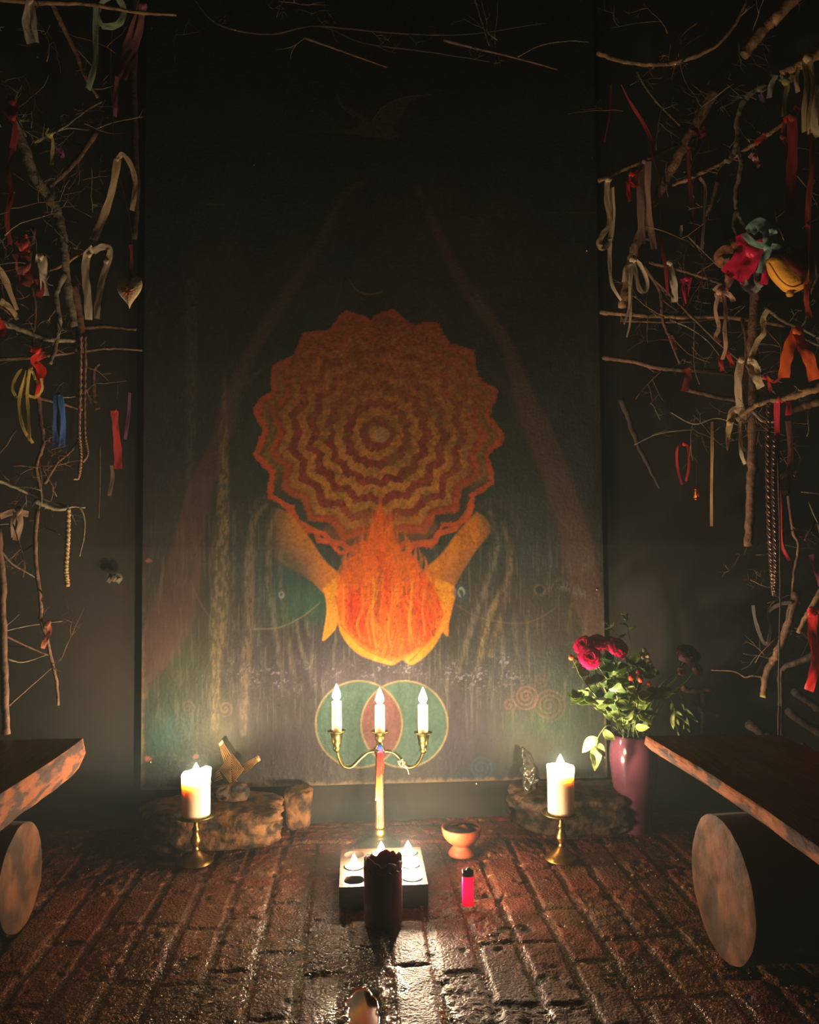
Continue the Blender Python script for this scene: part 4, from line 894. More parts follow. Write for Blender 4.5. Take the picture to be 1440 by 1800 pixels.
# right thicket
branch([(1258, 155), (1215, 235), (1190, 280), (1165, 325), (1145, 370), (1118, 430), (1105, 490), (1094, 540)], 20, 'thick tan pole slanting down to the board on the right', Bt, name='pole', cat='pole', twigs=2, tip=.8)
branch([(1052, 318), (1090, 300), (1130, 282), (1190, 254)], 8, 'tan rod near the board carrying cream and mauve ribbons', Bt, tip=.8, Y=-.13)
branch([(1050, 92), (1085, 105), (1130, 113), (1175, 112), (1225, 98), (1265, 76), (1300, 30), (1320, -20)], 9, 'sweeping curved branch at the top of the right thicket', Bt, twigs=5)
branch([(1420, -25), (1370, 25), (1340, 55), (1308, 98)], 24, 'thick orange brown stub at the top right corner', Bt, off=.04, tip=.8)
branch([(1120, 125), (1140, 160), (1165, 190), (1195, 220)], 5, 'thin branch leading down to the thick pole', Bg, twigs=3)
branch([(1465, 75), (1430, 98), (1395, 120), (1375, 130)], 24, 'thick pale branch end entering at the upper right edge', Bt, off=.03, tip=.7)
branch([(1350, 150), (1318, 165), (1300, 200), (1298, 250), (1304, 290), (1294, 340), (1298, 375), (1318, 408)], 13, 'crooked pale grey branch dropping to the sage bow', Bg, twigs=4)
branch([(1296, 370), (1290, 395), (1298, 418)], 9, 'side fork of the crooked pale grey branch', Bg)
branch([(1405, 195), (1370, 222), (1330, 250), (1290, 275), (1262, 290), (1215, 312), (1182, 325)], 9, 'rod slanting up right wrapped with red ribbon', Bt, twigs=3, tip=.8)
branch([(1278, 285), (1290, 268), (1300, 240)], 13, 'pale peeled stub upright on the slanting rod', Bg, off=.02, tip=.5)
branch([(1262, 318), (1250, 360), (1240, 385), (1236, 430)], 8, 'short tan twig hanging below the slanting rod', Bt, twigs=1)
branch([(1055, 548), (1120, 554), (1200, 557), (1290, 558), (1380, 572)], 9, 'upper long rail behind the right thicket', Bt, Y=-.03, twigs=3, tip=.9)
branch([(1100, 564), (1200, 566), (1260, 560)], 5, 'thinner rail just under the upper long rail', Bb, Y=-.03)
branch([(1060, 628), (1110, 635), (1170, 648), (1240, 652), (1310, 660)], 9, 'second rail behind the dark red scrap', Bb, Y=-.03, twigs=2, tip=.9)
branch([(1205, 684), (1250, 695), (1300, 705)], 9, 'third short rail behind the right thicket', Bb, Y=-.05, tip=.9)
branch([(1328, 500), (1326, 560), (1322, 620), (1324, 700), (1324, 800), (1320, 880), (1316, 960)], 21, 'thick upright trunk in the right thicket', Bb, twigs=2, tip=.8, cat='trunk')
branch([(1460, 672), (1420, 688), (1380, 700), (1330, 712), (1295, 738)], 17, 'thick ribbed branch entering right below the orange ribbons', Bt, off=.05, twigs=4, tip=.5)
branch([(1460, 700), (1420, 712), (1390, 722)], 18, 'second thick branch just under the ribbed branch', Bb, off=.02, tip=.7)
branch([(1130, 465), (1160, 510), (1165, 560), (1180, 600), (1195, 640)], 8, 'crooked dim branch left of the dark red scrap', Bb, Y=-.06, twigs=3)
branch([(1150, 490), (1190, 530), (1240, 580), (1290, 625), (1340, 660), (1375, 672)], 5, 'long thin twig slanting right through the rails', Bb, twigs=6)
branch([(1178, 562), (1215, 578), (1245, 600), (1265, 625)], 3, 'fine arched twig under the upper long rail', Bg, twigs=2)
branch([(1222, 562), (1220, 610), (1222, 650), (1230, 676)], 2.5, 'fine hanging twig left of the beige ribbon', Bg)
branch([(1142, 460), (1180, 470), (1230, 485), (1270, 500)], 8, 'pale branch tying cream scrap and magenta scrap', Bb, twigs=5)
branch([(1210, 415), (1235, 440), (1265, 470)], 4, 'thin twig below the dark red hanging ribbon', Bg, twigs=2)
branch([(1345, 540), (1380, 565), (1415, 580), (1450, 600)], 8, 'twiggy branch above the orange ribbons', Bg, twigs=5)
branch([(1440, 480), (1432, 500), (1425, 520), (1418, 560), (1405, 580)], 6, 'twig from which the orange ribbons hang', Bg, off=.03, twigs=2)
branch([(1405, 590), (1425, 600), (1450, 612)], 6, 'short forked twig at the orange ribbon knot', Bg, off=.03, twigs=3)
branch([(1305, 560), (1312, 610), (1308, 650)], 7, 'upright twig behind the beige ribbon', Bb, twigs=3)
branch([(1092, 700), (1110, 750), (1130, 800), (1160, 858)], 12, 'dim branch leaning right of the board at sun height', Bd, Y=-.03, tip=.4)
branch([(1115, 782), (1150, 765), (1185, 758), (1220, 755)], 2.2, 'fine twig holding the thin red loop', Bg, twigs=2)
branch([(1180, 725), (1220, 745), (1260, 735), (1300, 748)], 3, 'fine twig holding the gold strip and the lantern thread', Bg, twigs=3)
branch([(1322, 720), (1340, 738), (1365, 742)], 8, 'curved pale stick under the ribbed branch', Bg, off=.03)
branch([(1385, 740), (1390, 800), (1386, 860), (1394, 930), (1404, 960), (1396, 1010), (1392, 1050)], 8, 'long reddish branch right of the glittering cords', Bb, twigs=4)
branch([(1440, 905), (1425, 930), (1415, 950)], 7, 'short branch end at the right edge with a purple bead', Bb, twigs=3)
branch([(1460, 1010), (1440, 1045), (1420, 1080), (1404, 1112)], 11, 'brown stick at the right edge tied with a red ribbon', Bt, off=.05, tip=.8)
branch([(1400, 1040), (1385, 1100), (1365, 1150), (1348, 1185), (1342, 1222)], 16, 'dim stout branch standing behind the right bench', Bb, tip=.8)
branch([(1440, 1148), (1400, 1165), (1375, 1180), (1372, 1240)], 12, 'dim forked branch right of the stout branch', Bd, tip=.8)
branch([(1368, 800), (1372, 1000), (1370, 1150), (1368, 1310)], 4, 'straight thin stick standing on the right bench', Bd, cat='stick', Y=-.42)
branch([(1376, 1180), (1375, 1240), (1373, 1315)], 3.5, 'second thin stick standing on the right bench', Bd, cat='stick', Y=-.42)
branch([(1200, 1210), (1218, 1214), (1252, 1212)], 10, 'cut branch lying on the wood stack behind the pink rose', Bb, Y=-.02, tip=.9)
branch([(1352, 1192), (1325, 1188), (1310, 1190), (1290, 1180), (1250, 1178)], 4, 'dim grey twig right of the pink rose', Bb)
for pts, wd, lab in (([(1316, 1272), (1350, 1295), (1400, 1330), (1440, 1360)], 17, 'dim log end lying lowest behind the right bench'), ([(1395, 1215), (1425, 1235), (1465, 1262)], 13, 'dim log in the wood stack at the right edge'),
                     ([(1385, 1250), (1420, 1275), (1465, 1300)], 15, 'dim log under the red ribbon tail'), ([(1405, 1310), (1440, 1335), (1470, 1350)], 17, 'dim log beside the far right of the bench'),
                     ([(1212, 1235), (1240, 1250), (1262, 1258)], 12, 'dim log below the cut branch'), ([(1236, 1215), (1238, 1250), (1236, 1290)], 11, 'dim upright post behind the far end of the bench')):
    branch(pts, wd, lab, Bd, name='log', cat='log', Y=-.10 if pts[0][0] > 1300 else -.02, tip=.9)
# over the top of the board
branch([(330, -20), (380, 40), (470, 60), (560, 45), (640, 75), (760, 92), (860, 108)], 5, 'long thin dark branch across the top of the board', Bd, Y=-.06, twigs=5, tip=.5)
branch([(535, 66), (580, 82), (630, 100), (680, 118)], 5, 'thin branch slanting down right above the painted bird', Bb, Y=-.07, twigs=0)
branch([(780, 70), (850, 88), (900, 100), (980, 122)], 5, 'thin branch slanting down toward the top right of the board', Bb, Y=-.07, twigs=2)
branch([(830, -20), (845, 30), (860, 80)], 5, 'thin twig hanging from above over the board', Bb, Y=-.08)
branch([(910, 100), (950, 80), (1000, 72), (1035, 74)], 2.5, 'fine arched twig at the upper right of the board', Bg, Y=-.05)
branch([(560, 45), (700, 58), (820, 60), (960, 40)], 4, 'dark twig crossing above the long thin branch', Bd, Y=-.08, twigs=2)
# small bare twigs that fill both thickets
MARKS = [((160, 500), 'the pair of cream ribbons'), ((200, 340), 'the long cream ribbon loop'), ((228, 515), 'the felt heart'), ((76, 485), 'the short stiff cream ribbon'), ((42, 430), 'the orange wool tuft'), ((65, 635), 'the bright red knotted ribbon'),
         ((50, 700), 'the gold bow'), ((105, 740), 'the blue ribbons'), ((90, 255), 'the pale yellow scrap'), ((190, 60), 'the pale green ribbon'), ((225, 90), 'the dusty pink ribbon'), ((55, 30), 'the twisted cream scrap'), ((20, 200), 'the dark red knotted ribbon'),
         ((150, 120), 'the slanting tan branch'), ((140, 290), 'the short brown branch'), ((20, 510), 'the cream feather like scraps'), ((145, 680), 'the braided cords'), ((206, 770), 'the lower red ribbon'), ((120, 960), 'the plaited tan cord'), ((35, 920), 'the low tan cloth scraps'),
         ((70, 1040), 'the lowest hanging branch'), ((85, 1110), 'the rusty strip'), ((92, 370), 'the thick pale branch'), ((60, 560), 'the thin upright branch'),
         ((1070, 380), 'the cream drop loop'), ((1110, 320), 'the small bright red bow'), ((1138, 350), 'the mauve ribbons'), ((1115, 500), 'the cream bow with tails'), ((1180, 495), 'the short flat cream ribbon'), ((1207, 512), 'the small magenta scrap'), ((1218, 350), 'the long dark red ribbon'),
         ((1392, 290), 'the wide dark red strip'), ((1318, 455), 'the big magenta bow'), ((1340, 412), 'the sage green ribbon'), ((1388, 470), 'the yellow pouch'), ((1266, 540), 'the pale pink curled bow'), ((1328, 640), 'the cream curl'), ((1302, 690), 'the long beige ribbon'), ((1404, 620), 'the orange ribbons'),
         ((1205, 668), 'the lone dark red scrap'), ((1368, 760), 'the pinkish red ribbon'), ((1356, 880), 'the glittering cords'), ((1202, 810), 'the thin red loop'), ((1225, 868), 'the copper lantern'), ((1251, 830), 'the gold strip'), ((1283, 750), 'the leaf shaped ribbon curl'), ((1420, 170), 'the upper right cream tails'),
         ((1382, 150), 'the olive yellow knot'), ((1328, 280), 'the faded pink knot'), ((1190, 110), 'the sweeping curved branch'), ((1350, 50), 'the thick orange brown stub'), ((1220, 230), 'the dark pink wrapping'), ((1110, 200), 'the dark crimson cord'), ((1430, 1140), 'the tied red ribbon'), ((1392, 800), 'the reddish brown strip'),
         ((1409, 943), 'the purple bead'), ((1340, 1100), 'the dim grey cloth loop'), ((1300, 320), 'the crooked grey branch'), ((1240, 560), 'the upper long rail'), ((1400, 700), 'the ribbed branch'), ((1160, 580), 'the crooked dim branch'),
         ((400, 50), 'the left part of the long dark branch'), ((610, 90), 'the twig above the painted bird'), ((850, 30), 'the hanging twig over the board'), ((980, 80), 'the fine arched twig'), ((860, 95), 'the thin branch over the board')]
_used = set()
def twig_label(x, y):
    c = []
    for (mx, my), nm in MARKS:
        dx, dy = x-mx, y-my; d = ('just above' if dy < 0 else 'just below') if abs(dy) > abs(dx) else ('just left of' if dx < 0 else 'just right of'); c.append((math.hypot(dx, dy), d, nm))
    for r_, d, nm in sorted(c)[:6]:
        if r_ < 150 and (d, nm) not in _used: _used.add((d, nm)); return 'thin bare forking twig '+(d if r_ < 75 else d.replace('just ', 'well '))+' '+nm
    return None
def fill(n, xs, ys, lab, grp, seed):
    rnd = random.Random(seed)
    for i in range(n):
        x = rnd.uniform(*xs); y = rnd.uniform(*ys); Y = YD(x, rnd.uniform(-.03, .05)); p = P(x, y, min(Y, -.03)); mb = MB()
        a = rnd.uniform(0, 6.28); d = Vector((math.cos(a), rnd.uniform(-.3, .3), math.sin(a))).normalized()
        twig(mb, p, d, rnd.uniform(.06, .15), rnd.uniform(.0009, .0018), 3)
        q = np.mean(np.array(mb.v), 0)-CAM; zc = q @ CF; lb = twig_label(720+FPX*(q @ CR)/zc, 900-FPX*(q @ CU)/zc)
        o = mb.build('twig', rnd.choice(m_bark[:3]), origin=p); tag(o, lb or lab, 'twig', grp)
fill(46, (-10, 170), (30, 640), 'thin bare forking twig lost in the tangle of the upper left thicket', 'bare twigs of the upper left thicket', 1)
fill(12, (0, 110), (640, 1190), 'thin bare forking twig hanging low in the left thicket', 'bare twigs low in the left thicket', 2)
fill(22, (1080, 1440), (0, 250), 'thin bare forking twig at the top of the right thicket', 'bare twigs at the top of the right thicket', 3)
fill(42, (1130, 1440), (250, 760), 'thin bare forking twig lost in the middle of the right thicket', 'bare twigs in the middle of the right thicket', 4)
fill(12, (1300, 1440), (760, 1180), 'thin bare forking twig low in the right thicket', 'bare twigs low in the right thicket', 5)
fill(9, (240, 1040), (-20, 90), 'thin bare twig overhanging the top of the board', 'bare twigs above the board', 6)

# ------------------------------------------------------------------ ribbons and charms
_cm = {}
def cloth(rgb, sat=False):
    k = (rgb, sat)
    if k not in _cm: _cm[k] = mat('ribbon_cloth', L(*rgb), .42 if sat else .65, trans=.34, sheen=.2, bump=.12, bscale=160)
    return _cm[k]
def strand(mb, pts, wpx, Y=None, off=0.0, tw=.5, ph=0.0, n=8, taper=0):
    w3 = [tuple(P(p[0], p[1], (Y if Y is not None else YD(p[0], off))-(p[2] if len(p) > 2 else 0))) for p in pts]
    cc = [Vector(c) for c in catmull(w3, n)]; N = len(cc); px0 = pts[0][0]
    nrm = Vector((.45 if px0 < 655 else -.45, -.89, 0)); wd = wpx*.5*M(-.2); v = []; th = .00045
    for i, c in enumerate(cc):
        t = (cc[min(i+1, N-1)]-cc[max(i-1, 0)]).normalized(); nn = Matrix.Rotation(tw*math.sin(i/N*5+ph), 3, Vector((0, 0, 1))) @ nrm
        s = t.cross(nn); s = s.normalized() if s.length > 1e-4 else Vector((1, 0, 0)); q = s.cross(t).normalized(); k = wd*(1-taper*i/(N-1))*(1+.06*math.sin(i*.9+ph))
        cr = .12*k*math.sin(i*.6+ph)
        row = [c-s*k, c-s*k*.5+q*cr, c+q*cr*.4, c+s*k*.5-q*cr, c+s*k]
        v += [a+q*th for a in row]+[a-q*th for a in row]
    f = [(i*10+k, i*10+k+1, i*10+11+k, i*10+10+k) for i in range(N-1) for k in range(4)]
    f += [(i*10+5+k, i*10+15+k, i*10+16+k, i*10+6+k) for i in range(N-1) for k in range(4)]
    mb.add(v, f)
def knot(mb, px, py, r, Y=None, off=0.0):
    c = P(px, py, Y if Y is not None else YD(px, off)); R = r*M(-.2); n = 8; m = 12; v = []
    for i in range(n+1):
        for k in range(m):
            th = math.pi*i/n; a = 2*math.pi*k/m; q = R*(1+.22*math.sin(3*a+2*th)); v.append(c+Vector((q*math.sin(th)*math.cos(a), q*math.sin(th)*math.sin(a)*.8, q*math.cos(th))))
    mb.add(v, [(i*m+k, i*m+(k+1) % m, (i+1)*m+(k+1) % m, (i+1)*m+k) for i in range(n) for k in range(m)])
def ribbon(label, rgb, strands, knots=(), off=.012, Y=None, sat=False, name='ribbon', cat='ribbon', tw=.5):
    mb = MB()
    for i, s in enumerate(strands):
        pts, wd = s[0], s[1]; strand(mb, pts, wd, Y=Y, off=off+.002*i, ph=i*1.9+pts[0][0], tw=tw, taper=s[2] if len(s) > 2 else 0)
    for k in knots: knot(mb, *k, Y=Y, off=off)
    p0 = strands[0][0][0]; o = mb.build(name, cloth(rgb, sat), origin=P(p0[0], p0[1], Y if Y is not None else YD(p0[0], off))); tag(o, label, cat); return o
cream, beige, dusty, red, dred, mag = (226, 208, 180), (196, 168, 134), (160, 96, 96), (214, 32, 28), (140, 20, 22), (222, 14, 84)
# left
ribbon('cream scrap of ribbon twisted at the top left corner', (214, 198, 176), [([(50, -12), (52, 10), (47, 40), (55, 76)], 15), ([(52, -5), (58, 25), (60, 50), (64, 74)], 10)], [(52, 2, 7)])
ribbon('pale green ribbon with an open loop at the top left', (176, 190, 158), [([(205, -8), (217, 14), (214, 35), (200, 46), (178, 46)], 11), ([(178, 46), (172, 25), (180, 4), (200, -8)], 8), ([(168, 8), (168, 60), (167, 110), (155, 157)], 10)], [(168, 8, 4)])
ribbon('dusty pink folded ribbon hanging at the top near the dark pole', (160, 92, 98), [([(252, 5), (238, 45), (222, 90), (204, 135)], 18), ([(250, 10), (246, 50), (232, 95), (216, 140)], 14), ([(206, 135), (203, 170), (202, 205)], 8)], [(250, 10, 8)], off=-.02)
ribbon('dark red knotted ribbon at the left edge above the thick branch', dred, [([(16, 168), (26, 190), (17, 200), (28, 222), (22, 262)], 12)], [(22, 178, 7), (22, 205, 7)])
ribbon('narrow dark red ribbon trailing down the left frame edge', dred, [([(22, 262), (14, 300), (20, 340), (12, 380), (18, 430)], 8)], [])
ribbon('small pale yellow scrap tied on a thin twig', (206, 190, 120), [([(88, 236), (93, 250), (92, 270), (91, 290)], 6), ([(88, 228), (84, 236), (92, 240)], 8)], [(88, 236, 6)])
ribbon('tiny purple scrap beside the pale yellow scrap', (140, 60, 130), [([(104, 260), (108, 270), (110, 278)], 9)], [])
ribbon('long cream ribbon with an arched loop beside the board', (208, 180, 142), [([(207, 280), (198, 330), (186, 370), (164, 422)], 13), ([(207, 280), (216, 272), (230, 290), (238, 320), (236, 345), (232, 370)], 9)], [(206, 280, 4)])
ribbon('left cream ribbon end of the pair hanging under the loop', (222, 204, 172), [([(165, 436), (153, 450), (150, 480), (154, 520), (156, 562)], 13)], [(156, 448, 5)])
ribbon('right cream ribbon end of the pair hanging under the loop', (196, 176, 148), [([(164, 442), (180, 434), (193, 438), (190, 460), (180, 490), (172, 530), (170, 560)], 11)], [(187, 459, 5)])
ribbon('short stiff cream ribbon left of the thick pale branch', (226, 212, 186), [([(74, 450), (76, 480), (80, 520)], 15), ([(68, 448), (66, 462)], 9)], [(70, 452, 6)])
ribbon('small dark red scrap beside the short stiff cream ribbon', dred, [([(66, 490), (72, 505), (68, 522)], 12)], [])
ribbon('orange red tuft of wool upper left', (190, 60, 30), [([(38, 415), (46, 430), (38, 444)], 18), ([(30, 424), (40, 436), (46, 446)], 14)], [(40, 430, 10)], name='wool_tuft', cat='tuft')
ribbon('rusty brown tuft of wool hanging below the orange tuft', (140, 60, 34), [([(32, 446), (40, 470), (48, 500)], 22), ([(44, 450), (50, 480), (44, 502)], 16)], [(42, 470, 11)], name='wool_tuft', cat='tuft')
ribbon('cream feather like scrap at the left frame edge', (206, 178, 140), [([(-8, 470), (8, 490), (20, 520), (30, 545)], 15, .6)], [])
ribbon('second cream feather like scrap just below the first', (216, 190, 140), [([(0, 530), (14, 538), (26, 552), (30, 562)], 13, .6)], [])
ribbon('small red scrap at the left frame edge under the cream scraps', red, [([(-6, 560), (4, 575), (2, 590)], 12)], [])
ribbon('bright red knotted ribbon on the upright branch left', (230, 40, 24), [([(56, 612), (72, 622), (60, 634), (74, 652), (66, 668)], 14), ([(64, 640), (72, 665), (64, 700)], 9)], [(64, 616, 7)], sat=True)
ribbon('thin gold ribbon tied in a bow with long tails', (206, 178, 92), [([(52, 648), (34, 654), (22, 680), (30, 698), (42, 690), (48, 660)], 4.5), ([(52, 648), (42, 665), (45, 690), (62, 698), (74, 684), (72, 665)], 4.5), ([(48, 652), (36, 690), (34, 720), (42, 755), (58, 779)], 5), ([(52, 652), (48, 690), (50, 730), (52, 775)], 5), ([(50, 650), (58, 655), (62, 668)], 4)], [(51, 649, 6)], sat=True, off=.03)
ribbon('left one of the two blue ribbons', (44, 78, 140), [([(100, 695), (98, 740), (98, 786)], 11)], [(103, 694, 4)], off=.0)
ribbon('right one of the two blue ribbons', (58, 100, 170), [([(106, 695), (111, 740), (109, 786)], 10)], [], off=.004)
ribbon('lower red ribbon near the left edge of the board', (176, 34, 36), [([(201, 722), (203, 750), (207, 790), (208, 824)], 14)], [(201, 722, 4)], Y=-.05)
ribbon('narrow purple ribbon beside the lower red ribbon', (110, 44, 96), [([(228, 690), (226, 730), (220, 772)], 6)], [], Y=-.05)
ribbon('dim tan strip hanging below the lower red ribbon', (110, 84, 66), [([(196, 818), (198, 840), (192, 872)], 7)], [], Y=-.04)
ribbon('tan cloth scraps tied at the left frame edge low down', (150, 120, 96), [([(30, 898), (36, 920), (28, 950)], 10), ([(0, 908), (25, 900), (50, 904)], 10), ([(26, 900), (22, 925), (24, 945)], 7)], [(32, 898, 7)])
ribbon('rusty strip wound on the lowest crooked branch', (176, 96, 60), [([(84, 1095), (87, 1110), (80, 1125), (75, 1140)], 8)], [(84, 1096, 5)])
ribbon('dim pale scraps on the dark wall left of the board', (96, 84, 72), [([(188, 1010), (196, 1014), (190, 1024)], 7), ([(204, 1010), (212, 1016), (206, 1024)], 9)], [(200, 1016, 6)], Y=.015, off=0)
def cord(label, rgb, pts, wpx, name='cord', strands=2, off=.01, Y=None, pitch=5, rough=.6):
    mb = MB(); w3 = [tuple(P(p[0], p[1], Y if Y is not None else YD(p[0], off))) for p in pts]; cc = [Vector(c) for c in catmull(w3, 26)]; r = wpx*.5*M(-.2)
    for s in range(strands):
        q = []
        for i, c in enumerate(cc): a = i*.9+s*2*math.pi/strands; q.append(c+Vector((math.cos(a)*r*.5, math.sin(a)*r*.5, 0)))
        tube(mb, q, [r*.62*(1+.25*math.sin(i*1.6)) for i in range(len(q))], 6)
    o = mb.build(name, mat('cord_fibre', L(*rgb), rough, metal=(.6 if rough < .5 else 0), col2=tuple(c*.5 for c in L(*rgb)), nscale=120), origin=w3[0]); tag(o, label, 'cord'); return o
cord('left long braided brown cord in the left thicket', (140, 104, 70), [(142, 590), (141, 680), (139, 760), (142, 800), (138, 838), (131, 842)], 6)
cord('right long braided brown cord in the left thicket', (120, 86, 58), [(150, 590), (149, 680), (149, 760), (154, 795), (146, 812)], 5)
cord('long plaited tan cord hanging from the thin rail', (176, 144, 98), [(120, 895), (119, 950), (116, 1000), (119, 1030)], 8, strands=3)
# felt heart
def heart():
    Y = -.10; c = P(228, 515, Y); ml = M(Y); mb = MB(); out = []
    n = 48
    for k in range(n):
        t = 2*math.pi*k/n; x = 16*math.sin(t)**3; y = 13*math.cos(t)-5*math.cos(2*t)-2*math.cos(3*t)-math.cos(4*t); out.append((x*25.5/16, (y+2.5)*29/15))
    rings = [(0, .013), (.5, .012), (.8, .008), (.95, .003), (1, 0)]
    v = []; ex = Vector((math.cos(.35), math.sin(.35)*-1, 0)); ez = Vector((0, 0, 1)); ny = Vector((ex.y, -ex.x, 0))*1
    for sgn in (1, -1):
        for s, d in rings[:-1] if sgn < 0 else rings:
            for x, y in out: v.append(c+ex*(x*s*ml)+ez*(y*s*ml)+ny*(sgn*d*.55))
    R_ = 5; f = [(r*n+k, r*n+(k+1) % n, (r+1)*n+(k+1) % n, (r+1)*n+k) for r in range(4) for k in range(n)]
    b0 = R_*n; f += [(b0+r*n+(k+1) % n, b0+r*n+k, b0+(r+1)*n+k, b0+(r+1)*n+(k+1) % n) for r in range(3) for k in range(n)]
    f += [(b0+3*n+(k+1) % n, b0+3*n+k, 4*n+k, 4*n+(k+1) % n) for k in range(n)]
    mb.add(v, f); e = empty('felt_heart', c, 'stuffed cream felt heart with an orange star hanging left of the board', 'ornament')
    mb.build('felt', mat('cream_felt', L(216, 186, 140), .9, bump=.5, bscale=200, sheen=.5), e)
    mb = MB()
    for k in range(8):
        a = k*math.pi/4+.2; d = ex*math.cos(a)+ez*math.sin(a); l = 13 if k % 2 == 0 else 8
        b = c+ny*(-.0074*1)+ez*(2*ml)
        for q in (b, c+ny*.0074+ez*(2*ml)): tube(mb, [q+d*ml*2, q+d*ml*l*.6, q+d*ml*l], [.0011, .0018, .0006], 5)
    mb.build('stitched_star', mat('orange_thread', L(206, 104, 40), .7), e)
    mb = MB(); strand(mb, [(230, 430), (231, 460), (229, 492)], 7, Y=Y); strand(mb, [(226, 425), (227, 460), (228, 492)], 4, Y=Y); mb.build('hanging_cord', cloth((120, 26, 34)), e)
heart()

# right
ribbon('cream ribbon with a drop loop nearest the board on the right', (218, 194, 156), [([(1068, 316), (1067, 350), (1072, 392), (1060, 412), (1053, 428), (1060, 436), (1072, 424), (1078, 380), (1076, 330)], 10), ([(1072, 420), (1072, 460), (1076, 500), (1092, 528)], 9, .5)], [(1070, 316, 6)], Y=-.14)
ribbon('small bright red bow on the tan rod', (224, 36, 26), [([(1112, 296), (1122, 304), (1114, 318), (1100, 322)], 7), ([(1108, 312), (1104, 330), (1108, 354)], 7), ([(1112, 300), (1106, 318), (1116, 328), (1124, 322)], 6), ([(1128, 296), (1116, 308)], 7)], [(1111, 306, 6)], Y=-.15, sat=True)
ribbon('left dusty mauve ribbon hanging from the tan rod', (158, 116, 108), [([(1132, 283), (1127, 330), (1127, 380), (1128, 430)], 15)], [(1134, 284, 6)], Y=-.15)
ribbon('right dusty mauve ribbon hanging from the tan rod', (184, 140, 124), [([(1140, 284), (1139, 330), (1141, 380), (1150, 438)], 12)], [], Y=-.16)
ribbon('long dark crimson cord winding down beside the thick pole', (150, 22, 34), [([(1092, 148), (1108, 180), (1130, 215), (1146, 250), (1148, 275), (1158, 310), (1162, 370), (1162, 420), (1170, 470), (1174, 516)], 6)], [], Y=-.17, tw=1.5)
ribbon('short thin red string high beside the board on the right', (150, 20, 24), [([(1074, 150), (1072, 200), (1063, 250)], 3.5)], [], Y=-.10)
ribbon('cream bow with two long tails under the mauve ribbons', (214, 190, 156), [([(1113, 458), (1118, 480), (1124, 508), (1134, 512), (1138, 496), (1128, 470), (1118, 458)], 8), ([(1112, 460), (1108, 500), (1106, 540), (1097, 570)], 8, .6), ([(1110, 462), (1109, 520), (1108, 565), (1102, 593)], 7, .6), ([(1112, 458), (1102, 470), (1098, 495)], 10)], [(1113, 456, 7)], Y=-.16)
ribbon('short flat cream ribbon right of the cream bow', (222, 206, 176), [([(1176, 462), (1180, 480), (1186, 505), (1186, 531)], 13)], [(1177, 462, 6)], Y=-.17)
ribbon('small pale scrap hanging above the short flat cream ribbon', (190, 180, 160), [([(1198, 396), (1197, 416)], 6)], [], Y=-.16)
ribbon('small magenta scrap right of the short flat cream ribbon', mag, [([(1200, 490), (1202, 510), (1206, 534)], 9, .7), ([(1214, 488), (1210, 510), (1207, 530)], 8, .7)], [(1207, 490, 5)], Y=-.18, sat=True)
ribbon('long dark red ribbon hanging in the middle of the right thicket', (120, 22, 22), [([(1210, 258), (1212, 310), (1218, 370), (1226, 430)], 7)], [(1211, 258, 4)])
ribbon('thin beige ribbon falling beside the long dark red ribbon', (150, 124, 96), [([(1230, 312), (1240, 330), (1238, 380), (1234, 438)], 5)], [])
ribbon('wide dark red ribbon strip high on the right', (150, 14, 18), [([(1392, 205), (1394, 260), (1390, 320), (1388, 380)], 17)], [(1393, 206, 7)], off=.03)
ribbon('narrow red ribbon hanging left of the wide dark red strip', (150, 40, 34), [([(1380, 212), (1376, 236), (1386, 262), (1388, 285)], 6)], [(1376, 240, 5)], off=.02)
ribbon('long rust orange ribbon along the right frame edge', (176, 60, 28), [([(1428, 228), (1428, 290), (1422, 350), (1420, 400), (1418, 460), (1418, 500), (1422, 530)], 9), ([(1420, 500), (1418, 530), (1424, 560)], 8)], [(1421, 395, 4)], off=.05)
ribbon('dark pink ribbon wrapped where poles cross on the right', (140, 24, 30), [([(1214, 222), (1228, 232), (1240, 226)], 10), ([(1216, 232), (1230, 240), (1240, 234)], 7)], [], off=.02)
ribbon('red wrapping on the upper end of the slanting rod', red, [([(1378, 212), (1390, 204), (1402, 192)], 9)], [(1402, 190, 6)], off=.025)
ribbon('red wrapping on the middle of the slanting rod', (190, 50, 34), [([(1328, 252), (1338, 244), (1346, 238)], 11)], [], off=.025)
ribbon('faded pink knot of ribbon below the slanting rod', (190, 130, 116), [([(1318, 272), (1328, 280), (1336, 292)], 9), ([(1326, 268), (1330, 284)], 8)], [(1328, 278, 6)])
ribbon('cream ribbon tied at the upper right with two tails', (200, 176, 132), [([(1414, 108), (1418, 150), (1414, 190), (1414, 232)], 8), ([(1424, 108), (1430, 150), (1424, 200), (1424, 235)], 8), ([(1404, 118), (1400, 140), (1403, 162)], 7)], [(1420, 102, 8)], off=.05)
ribbon('wide cream ribbon at the right frame edge near the top', (206, 186, 150), [([(1440, 150), (1434, 190), (1432, 220), (1440, 240)], 12)], [], off=.06)
ribbon('olive yellow ribbon knot left of the cream tails', (150, 140, 80), [([(1374, 130), (1384, 148), (1380, 175), (1378, 205)], 8), ([(1372, 138), (1388, 142), (1394, 132)], 9)], [(1382, 142, 8)], off=.03)
ribbon('grey twisted ribbon hanging by the olive yellow knot', (170, 160, 150), [([(1364, 132), (1356, 150), (1352, 172)], 9)], [], off=.02)
ribbon('small violet ribbon under the grey twisted ribbon', (110, 80, 120), [([(1336, 165), (1342, 180), (1348, 195)], 7)], [], off=.01)
